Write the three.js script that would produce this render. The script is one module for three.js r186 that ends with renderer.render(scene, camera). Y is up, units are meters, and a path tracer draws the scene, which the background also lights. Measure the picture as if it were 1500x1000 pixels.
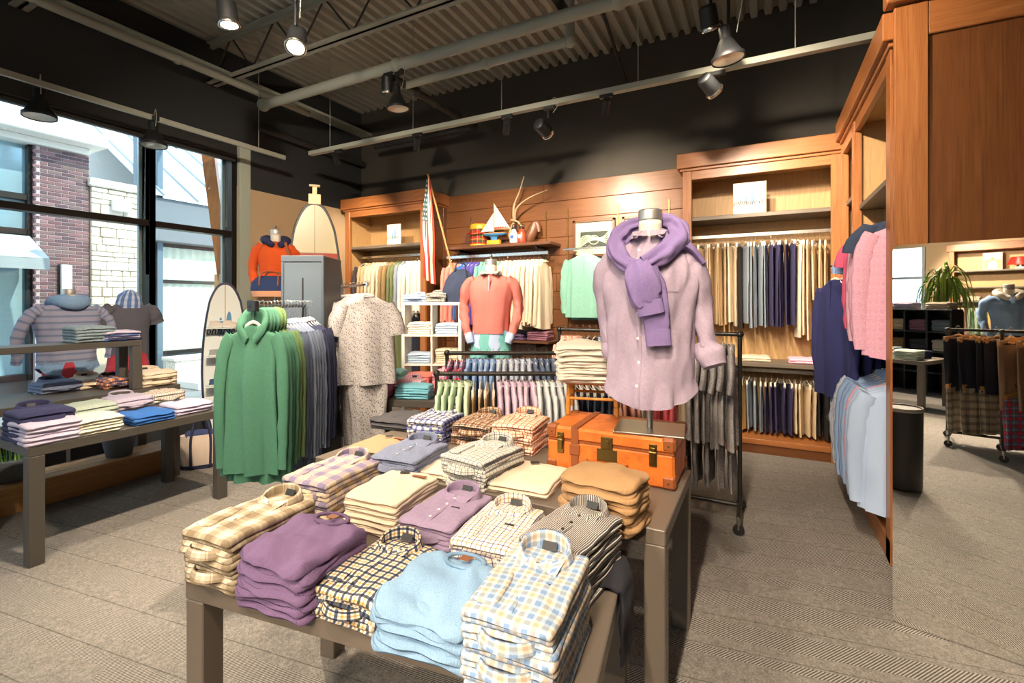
import * as THREE from 'three';
import { mergeGeometries } from 'three/addons/utils/BufferGeometryUtils.js';
import { ImprovedNoise } from 'three/addons/math/ImprovedNoise.js';
import { RectAreaLightUniformsLib } from 'three/addons/lights/RectAreaLightUniformsLib.js';
RectAreaLightUniformsLib.init();

// ------------------------------------------------------------------ camera, sky, exposure
const scene = new THREE.Scene();
const renderer = new THREE.WebGLRenderer();
renderer.toneMapping = THREE.LinearToneMapping;
renderer.toneMappingExposure = 1.2;
renderer.shadowMap.enabled = true;
const FPX = 700, CX = 750, CY = 443, EYE = 1.65, YAW = 27.5 * Math.PI / 180;
const camera = new THREE.PerspectiveCamera(2 * Math.atan(500 / FPX) * 180 / Math.PI, 1.5, 0.05, 200);
camera.position.set(0, EYE, 0);
camera.rotation.y = YAW;
camera.setViewOffset(1500, 1000, 0, 500 - CY, 1500, 1000);
camera.updateMatrixWorld(); camera.updateProjectionMatrix();
scene.add(camera);
const SKY = new THREE.Color(2.3, 2.75, 3.3);
scene.background = SKY;
const sun = new THREE.DirectionalLight(0xfff4e2, 5.0);
sun.position.set(6, 16, -9); sun.target.position.set(-11, 0, -4); sun.target.updateMatrixWorld();
sun.castShadow = true; sun.name = 'sun';
Object.assign(sun.shadow.camera, { left: -20, right: 20, top: 20, bottom: -20, near: 1, far: 60 });
sun.shadow.mapSize.set(2048, 2048);
scene.add(sun);
const LAMP = new THREE.Color(1.0, 0.81, 0.60);      // warm halogen track lamps
const LAMP_CD = 25;

// ------------------------------------------------------------------ pixel rays (a pixel gives a direction; the distance comes from a known plane)
const SN = Math.sin(YAW), CS = Math.cos(YAW);
const V = (x, y, z) => new THREE.Vector3(x, y, z);
function ray(px, py) { const u = (px - CX) / FPX, v = (py - CY) / FPX; return V(-SN + CS * u, -v, -CS - SN * u); }
function onY(px, py, h) { const d = ray(px, py), t = (h - EYE) / d.y; return V(d.x * t, h, d.z * t); }
function onX(px, py, x) { const d = ray(px, py), t = x / d.x; return V(x, EYE + d.y * t, d.z * t); }
function onZ(px, py, z) { const d = ray(px, py), t = z / d.z; return V(d.x * t, EYE + d.y * t, z); }
function onD(px, py, t) { const d = ray(px, py); return V(d.x * t, EYE + d.y * t, d.z * t); }
const MN = V(-0.226, 0, 0.974).normalize(), MP = V(0.606, 0, -3.106);
function mir(p) { const k = p.clone().sub(MP).dot(MN); return p.clone().addScaledVector(MN, -2 * k); }   // where a thing seen in the mirror really stands

// ------------------------------------------------------------------ helpers
function rng(seed) { let a = seed >>> 0; return () => { a |= 0; a = a + 0x6D2B79F5 | 0; let t = Math.imul(a ^ a >>> 15, 1 | a); t = t + Math.imul(t ^ t >>> 7, 61 | t) ^ t; return ((t ^ t >>> 14) >>> 0) / 4294967296; }; }
const R = rng(77);
const rr = (a, b) => a + (b - a) * R();
const IN = new ImprovedNoise();
const noise = (x, y, z = 0) => IN.noise(x + 13.7, y + 5.3, z + 9.1);
const names = new Map();
function numbered(n) { const k = names.get(n) || 0; names.set(n, k + 1); return k ? n + '_' + String(k).padStart(3, '0') : n; }
function sh(o) { o.castShadow = true; o.receiveShadow = true; return o; }
function thing(name, label, category, pos, turn = 0, group) {
  const o = new THREE.Group(); o.name = numbered(name); scene.add(o);
  if (pos) o.position.copy(pos); o.rotation.y = turn;
  o.userData = { label, category }; if (group) o.userData.group = group;
  return o;
}
function part(parent, name, geo, mat, label) { const m = sh(new THREE.Mesh(geo, mat)); m.name = name; if (label) m.userData.label = label; parent.add(m); return m; }
function solo(name, label, category, geo, mat, pos, turn = 0, group) {
  const m = sh(new THREE.Mesh(geo, mat)); m.name = numbered(name); scene.add(m);
  if (pos) m.position.copy(pos); m.rotation.y = turn; m.userData = { label, category }; if (group) m.userData.group = group; return m;
}
function structure(name, geo, mat, label) { const m = sh(new THREE.Mesh(geo, mat)); m.name = name; m.userData = { kind: 'structure' }; if (label) m.userData.label = label; scene.add(m); return m; }
function dup(o, pos, turn, label, group) {
  const r = o.clone(); r.name = numbered(o.name.replace(/_\d{3}$/, '')); scene.add(r);
  if (pos) r.position.copy(pos); if (turn !== undefined) r.rotation.y = turn;
  r.userData = { ...o.userData }; if (label) r.userData.label = label; if (group) r.userData.group = group; return r;
}
// uv in metres, taken from the dominant normal direction
function boxUV(g, along = 'y') {
  g = g.index ? g.toNonIndexed() : g; g.computeVertexNormals();
  const p = g.attributes.position, n = g.attributes.normal, uv = new Float32Array(p.count * 2);
  for (let i = 0; i < p.count; i++) {
    const ax = Math.abs(n.getX(i)), ay = Math.abs(n.getY(i)), az = Math.abs(n.getZ(i)), x = p.getX(i), y = p.getY(i), z = p.getZ(i);
    let a, b;
    if (ax >= ay && ax >= az) { a = z; b = y; if (along === 'z') [a, b] = [y, z]; }
    else if (ay >= az) { a = x; b = z; if (along === 'x') [a, b] = [z, x]; }
    else { a = x; b = y; if (along === 'x') [a, b] = [y, x]; }
    uv[2 * i] = a; uv[2 * i + 1] = b;
  }
  g.setAttribute('uv', new THREE.BufferAttribute(uv, 2)); return g;
}
// chamfered box from two corners
function box(x0, y0, z0, x1, y1, z1, ch = 0.003, along = 'y') {
  const w = x1 - x0, h = y1 - y0, d = z1 - z0, c = Math.min(ch, w / 3, h / 3, d / 3);
  let g;
  if (c <= 0) g = new THREE.BoxGeometry(w, h, d);
  else {
    const X = w / 2, Y = h / 2, Z = d / 2, P = [], I = [], id = {};
    for (const sx of [-1, 1]) for (const sy of [-1, 1]) for (const sz of [-1, 1]) {
      const k = '' + sx + sy + sz; id[k] = P.length / 3;
      P.push(sx * X, sy * (Y - c), sz * (Z - c), sx * (X - c), sy * Y, sz * (Z - c), sx * (X - c), sy * (Y - c), sz * Z);
    }
    const G = (sx, sy, sz, a) => id['' + sx + sy + sz] + a;
    const tri = (a, b, c2) => {
      const pa = [P[3 * a], P[3 * a + 1], P[3 * a + 2]], pb = [P[3 * b], P[3 * b + 1], P[3 * b + 2]], pc = [P[3 * c2], P[3 * c2 + 1], P[3 * c2 + 2]];
      const u = [pb[0] - pa[0], pb[1] - pa[1], pb[2] - pa[2]], v = [pc[0] - pa[0], pc[1] - pa[1], pc[2] - pa[2]];
      const n = [u[1] * v[2] - u[2] * v[1], u[2] * v[0] - u[0] * v[2], u[0] * v[1] - u[1] * v[0]], m = [(pa[0] + pb[0] + pc[0]) / 3, (pa[1] + pb[1] + pc[1]) / 3, (pa[2] + pb[2] + pc[2]) / 3];
      if (n[0] * m[0] + n[1] * m[1] + n[2] * m[2] >= 0) I.push(a, b, c2); else I.push(a, c2, b);
    };
    const quad = (a, b, c2, d2) => { tri(a, b, c2); tri(a, c2, d2); };
    for (const s of [-1, 1]) {
      quad(G(s, -1, -1, 0), G(s, 1, -1, 0), G(s, 1, 1, 0), G(s, -1, 1, 0));
      quad(G(-1, s, -1, 1), G(1, s, -1, 1), G(1, s, 1, 1), G(-1, s, 1, 1));
      quad(G(-1, -1, s, 2), G(1, -1, s, 2), G(1, 1, s, 2), G(-1, 1, s, 2));
      for (const t of [-1, 1]) {
        quad(G(s, t, -1, 0), G(s, t, 1, 0), G(s, t, 1, 1), G(s, t, -1, 1));
        quad(G(s, -1, t, 0), G(s, 1, t, 0), G(s, 1, t, 2), G(s, -1, t, 2));
        quad(G(-1, s, t, 1), G(1, s, t, 1), G(1, s, t, 2), G(-1, s, t, 2));
        for (const q of [-1, 1]) tri(G(s, t, q, 0), G(s, t, q, 1), G(s, t, q, 2));
      }
    }
    g = new THREE.BufferGeometry(); g.setAttribute('position', new THREE.Float32BufferAttribute(P, 3)); g.setIndex(I);
  }
  g.translate((x0 + x1) / 2, (y0 + y1) / 2, (z0 + z1) / 2);
  return boxUV(g, along);
}
const cbox = (w, h, d, ch, along) => box(-w / 2, 0, -d / 2, w / 2, h, d / 2, ch, along);   // standing on its base
function merge(list) { return mergeGeometries(list.map((g) => { g = g.index ? g.toNonIndexed() : g; if (!g.attributes.normal) g.computeVertexNormals(); for (const k of Object.keys(g.attributes)) if (!['position', 'normal', 'uv'].includes(k)) g.deleteAttribute(k); return g; })); }
function cyl(a, b, r, n = 10, r2 = r) {
  const d = b.clone().sub(a), g = new THREE.CylinderGeometry(r2, r, d.length(), n, 1);
  g.applyQuaternion(new THREE.Quaternion().setFromUnitVectors(V(0, 1, 0), d.clone().normalize())); g.translate((a.x + b.x) / 2, (a.y + b.y) / 2, (a.z + b.z) / 2); return g;
}
const lathe = (pts, n = 20) => new THREE.LatheGeometry(pts.map(([x, y]) => new THREE.Vector2(x, y)), n);
function tubeOf(pts, r, seg = 24, n = 7, closed = false) { return new THREE.TubeGeometry(new THREE.CatmullRomCurve3(pts, closed), seg, r, n, closed); }
function grid(nu, nv, f, closed = false) {
  const P = [], U = [], I = [];
  for (let j = 0; j <= nv; j++) for (let i = 0; i <= nu; i++) { const q = f(i / nu, j / nv); P.push(q[0], q[1], q[2]); U.push(q[3] ?? i / nu, q[4] ?? j / nv); }
  for (let j = 0; j < nv; j++) for (let i = 0; i < nu; i++) { const a = j * (nu + 1) + i, b = a + 1, c = a + nu + 1, d = c + 1; I.push(a, b, d, a, d, c); }
  const g = new THREE.BufferGeometry(); g.setAttribute('position', new THREE.Float32BufferAttribute(P, 3)); g.setAttribute('uv', new THREE.Float32BufferAttribute(U, 2)); g.setIndex(I); g.computeVertexNormals();
  if (closed) { const n = g.attributes.normal; for (let j = 0; j <= nv; j++) { const a = j * (nu + 1), b = a + nu, x = n.getX(a) + n.getX(b), y = n.getY(a) + n.getY(b), z = n.getZ(a) + n.getZ(b), l = Math.hypot(x, y, z) || 1; n.setXYZ(a, x / l, y / l, z / l); n.setXYZ(b, x / l, y / l, z / l); } }
  return g;
}
const cr = (p0, p1, p2, p3, t) => 0.5 * (2 * p1 + (p2 - p0) * t + (2 * p0 - 5 * p1 + 4 * p2 - p3) * t * t + (3 * p1 - p0 - 3 * p2 + p3) * t * t * t);
function keyed(keys, v) {   // keys: rows of numbers, smooth in between
  const n = keys.length - 1, x = Math.min(n - 1e-6, Math.max(0, v * n)), i = Math.floor(x), t = x - i;
  const k = (j) => keys[Math.max(0, Math.min(n, j))];
  return keys[0].map((_, c) => cr(k(i - 1)[c], k(i)[c], k(i + 1)[c], k(i + 2)[c], t));
}
// loft of ellipses: keys [y, rx, rz, x, z, foldAmp]; returns {geo, at(a, v)}
function loft(keys, na, nv, { folds = 7, phase = 0, seed = 0, wr = 0.004, hem = null, cap = false, bumps = 9 } = {}) {
  const at = (a, v) => {
    const [y, rx, rz, x, z, f] = keyed(keys, v), c = Math.cos(a), s = Math.sin(a);
    const w = f * (Math.sin(folds * a + phase + 1.5 * noise(v * 2, seed, 0)) + 0.5 * Math.sin((folds * 2 + 1) * a + phase * 2 + v * 2)) + wr * noise(c * bumps * rx * 4 + seed * 3.1, y * bumps, s * 2 + seed);
    const k = 1 + w / Math.max(0.03, Math.hypot(rx * c, rz * s));
    return [x + rx * c * Math.min(1.3, k), y + (hem ? hem(a, v) : 0), z + rz * s + w * s + (rz < 0.06 ? w * 0.6 : 0)];
  };
  const per = Math.PI * (Math.max(...keys.map((k) => k[1])) + Math.max(...keys.map((k) => k[2])));
  const y0 = keys[0][0];
  let g = grid(na, nv, (u, v) => { const p = at(-u * 2 * Math.PI, v); return [...p, -u * per, p[1] - y0]; }, true);
  if (cap) {
    const c = []; for (const v of [0, 1]) { const m = keyed(keys, v); c.push(grid(na, 1, (u, w) => { const p = at((v ? -1 : 1) * u * 2 * Math.PI, v); return w ? [m[3], p[1], m[4], 0, 0] : [...p, u, 0]; })); }
    g = merge([g, ...c]);
  }
  return { geo: g, at };
}
// tube with elliptical section along points; radii [[a, b], ...]; "up" sets the direction of b
function limb(pts, radii, na = 12, nv = 20, { wr = 0.003, seed = 0, up = V(0, 0, 1), folds = 0, cap = true, ridge = 0, nr = 5 } = {}) {
  const cur = new THREE.CatmullRomCurve3(pts), len = cur.getLength();
  const rows = [];
  for (let j = 0; j <= nv; j++) {
    const v = j / nv, p = cur.getPoint(v), t = cur.getTangent(v), b = up.clone().addScaledVector(t, -up.dot(t)).normalize(), a = t.clone().cross(b).normalize(); rows.push({ p, a, b, r: keyed(radii, v) });
  }
  const f = (u, v) => {
    const q = rows[Math.round(v * nv)], an = u * 2 * Math.PI, c = Math.cos(an), s = Math.sin(an);
    const w = wr * noise(c * 1.5 + seed * 2.3, v * len * 14 + seed, s * 1.5) + folds * Math.sin(v * len * 60 + 2 * c + seed) + ridge * Math.sin(nr * an + seed + 2.5 * noise(v * len * 4, seed, 3));
    const k1 = Math.max(0.0005, q.r[0] + w), k2 = Math.max(0.0005, q.r[1] + w);
    return [q.p.x + q.a.x * c * k1 + q.b.x * s * k2, q.p.y + q.a.y * c * k1 + q.b.y * s * k2, q.p.z + q.a.z * c * k1 + q.b.z * s * k2, u * Math.PI * (q.r[0] + q.r[1]), v * len];
  };
  const g = grid(na, nv, f, true);
  if (!cap) return g;
  const ends = [0, 1].map((v) => grid(na, 1, (u, w) => { const q = rows[v ? nv : 0]; return w ? [q.p.x, q.p.y, q.p.z, 0, 0] : f(v ? u : 1 - u, v); }));
  return merge([g, ...ends]);
}

// ------------------------------------------------------------------ procedural textures
let texCount = 0;
function tex(size, f, metres, srgb = true) {   // f(u, v) in 0..1 -> [r, g, b] 0..255
  const w = Array.isArray(size) ? size[0] : size, h = Array.isArray(size) ? size[1] : size, d = new Uint8Array(w * h * 4);
  for (let y = 0; y < h; y++) for (let x = 0; x < w; x++) { const c = f(x / w, y / h), i = 4 * (y * w + x); d[i] = c[0]; d[i + 1] = c[1]; d[i + 2] = c[2]; d[i + 3] = 255; }
  const t = new THREE.DataTexture(d, w, h); t.wrapS = t.wrapT = THREE.RepeatWrapping; t.magFilter = THREE.LinearFilter; t.minFilter = THREE.LinearMipmapLinearFilter; t.generateMipmaps = true;
  if (srgb) t.colorSpace = THREE.SRGBColorSpace; const m = Array.isArray(metres) ? metres : [metres, metres]; t.repeat.set(1 / m[0], 1 / m[1]); t.needsUpdate = true; texCount++; return t;
}
const hex = (h) => [(h >> 16) & 255, (h >> 8) & 255, h & 255];
const mix = (a, b, t) => [a[0] + (b[0] - a[0]) * t, a[1] + (b[1] - a[1]) * t, a[2] + (b[2] - a[2]) * t];
const tn = (u, v, p, s = 0) => {   // tileable value noise of period p
  const hsh = (x, y) => { const q = Math.sin((((x % p) + p) % p) * 127.1 + (((y % p) + p) % p) * 311.7 + s * 74.7) * 43758.5453; return q - Math.floor(q); };
  const x = u * p, y = v * p, i = Math.floor(x), j = Math.floor(y), a = x - i, b = y - j, sa = a * a * (3 - 2 * a), sb = b * b * (3 - 2 * b);
  return (hsh(i, j) * (1 - sa) + hsh(i + 1, j) * sa) * (1 - sb) + (hsh(i, j + 1) * (1 - sa) + hsh(i + 1, j + 1) * sa) * sb;
};
const tn2 = (u, v, pu, pv, s = 0) => {   // the same with its own period in each direction
  const hsh = (x, y) => { const q = Math.sin((x % pu) * 127.1 + (y % pv) * 311.7 + s * 74.7) * 43758.5453; return q - Math.floor(q); };
  const x = u * pu, y = v * pv, i = Math.floor(x), j = Math.floor(y), a = x - i, b = y - j, sa = a * a * (3 - 2 * a), sb = b * b * (3 - 2 * b);
  return (hsh(i, j) * (1 - sa) + hsh(i + 1, j) * sa) * (1 - sb) + (hsh(i, j + 1) * (1 - sa) + hsh(i + 1, j + 1) * sa) * sb;
};
const clamp = (c) => c.map((x) => Math.max(0, Math.min(255, x)));
const weaveBump = tex(64, (u, v) => { const k = 128 + 60 * Math.sin(u * 2 * Math.PI * 8) * Math.sin(v * 2 * Math.PI * 8) + 60 * (tn(u, v, 32, 3) - 0.5); return [k, k, k]; }, 0.02, false);
const knitBump = tex(64, (u, v) => { const a = u * 8, k = 128 + 90 * Math.sin((v * 8 + Math.abs((a % 1) - 0.5) * 1.4) * 2 * Math.PI) * (0.6 + 0.4 * Math.cos(a * 2 * Math.PI)) + 50 * (tn(u, v, 32, 5) - 0.5); return [k, k, k]; }, 0.03, false);
const std = (color, rough = 0.8, metal = 0, extra = {}) => new THREE.MeshStandardMaterial({ color, roughness: rough, metalness: metal, side: THREE.DoubleSide, ...extra });
const cloth = (color, extra = {}) => std(color, 0.92, 0, { bumpMap: weaveBump, bumpScale: 0.0006, ...extra });
const knit = (color, extra = {}) => { const c = hex(color); return std(0xffffff, 0.95, 0, { map: tex(64, (u, v) => clamp(c.map((x) => x * (0.93 + 0.14 * tn(u, v, 32, c[0])))), 0.05), bumpMap: knitBump, bumpScale: 0.0016, ...extra }); };
const heather = (color, amp = 0.3) => { const c = hex(color); return std(0xffffff, 0.95, 0, { map: tex(128, (u, v) => clamp(c.map((x) => x * (1 - amp / 2 + amp * (0.6 * tn(u, v * 0.5, 64, c[1]) + 0.4 * tn(u, v, 16, c[2]))))), 0.12), bumpMap: weaveBump, bumpScale: 0.0006 }); };
// plaid: bands [pos, width, colour, strength] in fractions of the repeat
function plaid(base, bx, by, metres) {
  const b = hex(base), px = bx.map((k) => [k[0], k[1], hex(k[2]), k[3]]), py = by.map((k) => [k[0], k[1], hex(k[2]), k[3]]);
  return std(0xffffff, 0.92, 0, { map: tex(128, (u, v) => {
    let c = b; for (const [p, w, col, s] of px) if (Math.abs(((u - p + 1.5) % 1) - 0.5) < w / 2) c = mix(c, col, s);
    let e = b; for (const [p, w, col, s] of py) if (Math.abs(((v - p + 1.5) % 1) - 0.5) < w / 2) e = mix(e, col, s);
    const k = 0.95 + 0.1 * tn(u, v, 64, base & 15); return clamp([c[0] * e[0] / b[0] * k, c[1] * e[1] / b[1] * k, c[2] * e[2] / b[2] * k]);
  }, metres), bumpMap: weaveBump, bumpScale: 0.0005 });
}
function speckle(base, spots, metres, seed = 1, dens = 60) {
  const rg = rng(seed), b = hex(base), S = []; for (let i = 0; i < dens; i++) S.push([rg(), rg(), 0.012 + 0.03 * rg(), hex(spots[Math.floor(rg() * spots.length)]), rg() * 3, 0.5 + rg()]);
  return std(0xffffff, 0.92, 0, { map: tex(192, (u, v) => { for (const [x, y, r, c, a, e] of S) { let dx = ((u - x + 1.5) % 1) - 0.5, dy = ((v - y + 1.5) % 1) - 0.5; const q = dx * Math.cos(a) + dy * Math.sin(a), w = (dy * Math.cos(a) - dx * Math.sin(a)) * (1 + e); if (q * q + w * w < r * r) return c; } return b; }, metres), bumpMap: weaveBump, bumpScale: 0.0005 });
}
function woodTex(base, dark, light, metres, seed) {   // grain along v
  const b = hex(base), d = hex(dark), l = hex(light);
  return tex([256, 512], (u, v) => {
    const warp = 0.06 * Math.sin(2 * Math.PI * (v + 0.3 * tn(u, v, 4, seed))) + 0.15 * tn(u, v, 4, seed + 1);
    const ring = 0.5 + 0.5 * Math.sin(2 * Math.PI * (u * 5 + warp * 5)); const fine = tn2(u, v, 160, 12, seed + 2), streak = tn2(u, v, 48, 3, seed + 3), blot = tn(u, v, 4, seed + 7);
    return clamp(mix(mix(b, l, 0.45 * ring * blot), d, 0.35 * fine * fine + 0.4 * streak * streak * blot));
  }, metres);
}
const grainBump = tex([128, 128], (u, v) => { const k = 110 + 90 * tn2(u, v, 128, 8, 9) + 30 * tn(u, v, 64, 2); return [k, k, k]; }, [0.2, 0.8], false);
const wood = (b, d, l, m, s, rough = 0.42, extra = {}) => std(0xffffff, rough, 0, { map: woodTex(b, d, l, m, s), bumpMap: grainBump, bumpScale: 0.0004, ...extra });
const M = {
  trim: wood(0xa4683a, 0x6b3c1c, 0xbd814c, [0.35, 1.1], 3, 0.36),
  oak: wood(0xbd9866, 0x927047, 0xd0b083, [0.25, 0.9], 8, 0.5),
  panel: wood(0x6c4122, 0x432612, 0x80522e, [0.5, 1.4], 15, 0.34),
  wallboards: [21, 22, 23].map((s) => wood(0x7a4e2c, 0x4e2f18, 0x90633f, [0.4, 1.8], s, 0.36)),
  plank: wood(0xb98a55, 0x7a4d22, 0xd6ac78, [0.2, 0.8], 31, 0.6),
  bamboo: wood(0xc4832f, 0x8d4f12, 0xdda24e, [0.08, 0.3], 33, 0.35),
  shelfgrey: wood(0x6f6559, 0x4d453c, 0x84796b, [0.3, 1], 35, 0.5),
  shelfbrown: wood(0x6b4630, 0x412718, 0x80583e, [0.3, 1], 37, 0.4),
  driftwood: wood(0xb09a7c, 0x6f5a42, 0xcdb99c, [0.1, 0.4], 39, 0.8),
  table: std(0x6b6157, 0.42), tableDark: std(0x4d4944, 0.45),
  blackwall: std(0x48453f, 0.8), beige: std(0xd3b893, 0.85), white: std(0xe6e3dd, 0.6), grey: std(0x8b8d8e, 0.6),
  steelpaint: std(0xa0a398, 0.5), steeldark: std(0x2c2d2c, 0.6), deck: std(0xb0b2a8, 0.55), post: std(0xb9c3b6, 0.5),
  frame: std(0x221d1a, 0.45, 0.3), alu: std(0xa5b2b5, 0.35, 0.6), chrome: std(0xd8d6d0, 0.24, 1), steel: std(0xa8a6a0, 0.34, 1), pipe: std(0x3a3937, 0.4, 0.7), blackplastic: std(0x1b1b1c, 0.45), brass: std(0x8a7440, 0.35, 1),
  lampblack: std(0x1d1f22, 0.5, 0.2), hanger: std(0xe4ddd0, 0.45), hangerwood: std(0xc9985a, 0.4), mannequin: std(0xdcd3c4, 0.55), leather: std(0x8a4a22, 0.5), suitcase: null,
  glass: new THREE.MeshPhysicalMaterial({ color: 0xf4faf9, roughness: 0.0, transmission: 1, thickness: 0, ior: 1.45, side: THREE.DoubleSide }),
  brushed: std(0xcfcdc8, 0.42, 0.85),
  mirror: std(0xf2f2f0, 0.01, 1),
};

// ------------------------------------------------------------------ room shell
const WX = -6.4, BZ = -6.4, RX = 2.6, FZ = 13.2, CEIL = 5.05;
const carpetMap = (() => {   // 2 m x 2 m of carpet planks: bands of diagonal rib between heathered bands
  const N = 1024, rg = rng(5), rows = 8, off = [...Array(rows)].map(() => rg()), kind = [...Array(rows * 4)].map(() => rg());
  const c = tex(N, (u, v) => {
    const row = Math.floor(v * rows), x = (u + off[row]) % 1, cell = Math.floor(x * 2), k = kind[row * 2 + cell], lv = v * rows - row;
    const n = tn(u, v, 512, 1), n2 = tn(u, v, 128, 2);
    let base = 126 + 44 * (n - 0.5) + 20 * (n2 - 0.5);
    const lo = 0.08 + 0.2 * kind[row * 2 + 1], hi = lo + (k > 0.45 ? 0.5 : 0.22);
    if (lv > lo && lv < hi) { const d = (u * 128 + v * 128) % 1; base = (d < 0.5 ? 72 : 164) + 34 * (n - 0.5); }
    else { const h = Math.sin((u * 256 + v * 256) * 2 * Math.PI) * 9; base += h; }
    const e = Math.abs(lv - 0.02) < 0.012 ? -32 : 0; base += e;
    return clamp([base * 1.0, base * 0.965, base * 0.92]);
  }, 2.0);
  return c;
})();
const carpetBump = tex(256, (u, v) => { const k = 90 + 120 * tn(u, v, 128, 4) + 40 * tn(u, v, 64, 5); return [k, k, k]; }, 0.4, false);
M.carpet = std(0xffffff, 0.97, 0, { map: carpetMap, bumpMap: carpetBump, bumpScale: 0.003 });
{ // floor with uv turned eight degrees like the carpet planks
  const g = box(WX - 0.2, -0.12, BZ - 0.2, RX + 0.2, 0, FZ + 0.2, 0), p = g.attributes.position, uv = g.attributes.uv, a = 8 * Math.PI / 180;
  for (let i = 0; i < p.count; i++) uv.setXY(i, p.getX(i) * Math.cos(a) - p.getZ(i) * Math.sin(a), p.getX(i) * Math.sin(a) + p.getZ(i) * Math.cos(a));
  structure('floor', g, M.carpet);
}
// ceiling: ribbed steel deck with the ribs along z, a roof slab above
{
  const P = [], I = []; let x = WX, k = 0; const prof = [];
  while (x < RX) { prof.push([x, CEIL], [x + 0.062, CEIL], [x + 0.084, CEIL + 0.075], [x + 0.128, CEIL + 0.075]); x += 0.15; }
  for (const z of [BZ, FZ]) for (const [a, b] of prof) P.push(a, b, z);
  const n = prof.length; for (k = 0; k < n - 1; k++) I.push(k, k + 1, n + k, k + 1, n + k + 1, n + k);
  const g = new THREE.BufferGeometry(); g.setAttribute('position', new THREE.Float32BufferAttribute(P, 3)); g.setIndex(I);
  structure('ceiling', merge([boxUV(g), box(WX - 0.2, CEIL + 0.12, BZ - 0.2, RX + 0.2, CEIL + 0.4, FZ + 0.2, 0)]), M.deck);
}
structure('wall_back', box(WX - 0.2, 0, BZ - 0.2, RX + 0.2, CEIL + 0.1, BZ, 0), M.blackwall);
structure('wall_right', merge([box(1.3, 0, BZ, 1.5, CEIL + 0.1, -3.85, 0), box(RX, 0, -3.85, RX + 0.2, CEIL + 0.1, FZ, 0), box(1.3, 0, -3.95, RX, CEIL + 0.1, -3.80, 0)]), M.blackwall);
const WZ0 = -4.08, WZ1 = 4.0, SILL = 0.3, HEAD = 3.66;
structure('wall_left', merge([box(WX - 0.2, HEAD, WZ0, WX, CEIL + 0.1, WZ1, 0), box(WX - 0.2, 0, WZ0, WX, SILL, WZ1, 0), box(WX - 0.2, 3.25, BZ, WX, CEIL + 0.1, WZ0, 0), box(WX - 0.2, 0, WZ1, WX, CEIL + 0.1, FZ, 0)]), std(0x303439, 0.75));
structure('wall_left_lower', box(WX - 0.2, 0, BZ, WX + 0.005, 3.25, WZ0, 0), M.beige);
structure('trim_1', box(WX - 0.02, 0, WZ0 - 0.17, WX + 0.06, 3.86, WZ0 - 0.01, 0.004), M.post);
structure('wall_back_lower', box(WX + 0.005, 0, BZ, -6.2, 3.25, BZ + 0.02, 0), M.beige);
structure('wall_front', merge([box(-2.95, 0, FZ, RX, CEIL + 0.1, FZ + 0.2, 0), box(WX - 0.2, 3.4, FZ, -2.95, CEIL + 0.1, FZ + 0.2, 0), box(WX - 0.2, 0, FZ, -2.95, 0.2, FZ + 0.2, 0)]), M.beige);
// window wall
function windowBay(n, z0, z1) {
  const w = new THREE.Group(); w.name = 'window_' + n; w.userData = { kind: 'structure' }; scene.add(w);
  const f = (a, b, c, d, e, g2) => box(a, b, c, d, e, g2, 0.004);
  part(w, 'mullion', f(WX - 0.14, SILL, z0 - 0.035, WX + 0.02, HEAD, z0 + 0.035), M.frame); part(w, 'mullion', f(WX - 0.14, SILL, z1 - 0.035, WX + 0.02, HEAD, z1 + 0.035), M.frame);
  part(w, 'mullion_face', f(WX - 0.18, SILL, z0 - 0.07, WX - 0.14, HEAD, z0 + 0.07), M.alu); 
  part(w, 'transom', f(WX - 0.12, 2.55, z0 + 0.035, WX + 0.03, 2.62, z1 - 0.035), M.frame);
  part(w, 'sill', f(WX - 0.14, SILL, z0 + 0.035, WX + 0.02, SILL + 0.06, z1 - 0.035), M.frame); part(w, 'head', f(WX - 0.14, HEAD - 0.06, z0 + 0.035, WX + 0.02, HEAD, z1 - 0.035), M.frame);
  part(w, 'pane', box(WX - 0.075, SILL + 0.06, z0 + 0.035, WX - 0.067, 2.55, z1 - 0.035, 0), M.glass); part(w, 'pane', box(WX - 0.075, 2.62, z0 + 0.035, WX - 0.067, HEAD - 0.06, z1 - 0.035, 0), M.glass);
}
[-4.04, -3.05, -1.68, -0.3, 1.07, 2.45, 3.96].forEach((z, i, a) => { if (i < 6) windowBay(i + 1, z, a[i + 1]); });
solo('roller_blind', 'dark rolled up blind cassette along the head of the shop window', 'blind', merge([box(WX + 0.03, HEAD - 0.06, -4.0, WX + 0.14, HEAD + 0.1, 3.9, 0.01), cyl(V(WX + 0.09, HEAD - 0.08, -4.0), V(WX + 0.09, HEAD - 0.08, 3.9), 0.035, 12)]), M.steeldark);
structure('trim_2', box(WX, 4.62, BZ, WX + 0.26, 4.66, 4, 0.004), M.post, 'pale green steel ledge along the window wall');
{ const w = new THREE.Group(); w.name = 'window_7'; w.userData = { kind: 'structure' }; scene.add(w);
  for (const x of [-6.38, -5.2, -4.1, -3.0]) part(w, 'mullion', box(x - 0.04, 0.2, FZ - 0.02, x + 0.04, 3.4, FZ + 0.12, 0.004), M.alu);
  part(w, 'transom', box(-6.34, 2.4, FZ, -3.04, 2.47, FZ + 0.1, 0), M.alu); part(w, 'pane', box(-6.34, 0.2, FZ + 0.05, -3.04, 2.4, FZ + 0.06, 0), M.glass); part(w, 'pane', box(-6.34, 2.47, FZ + 0.05, -3.04, 3.4, FZ + 0.06, 0), M.glass); }
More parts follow.
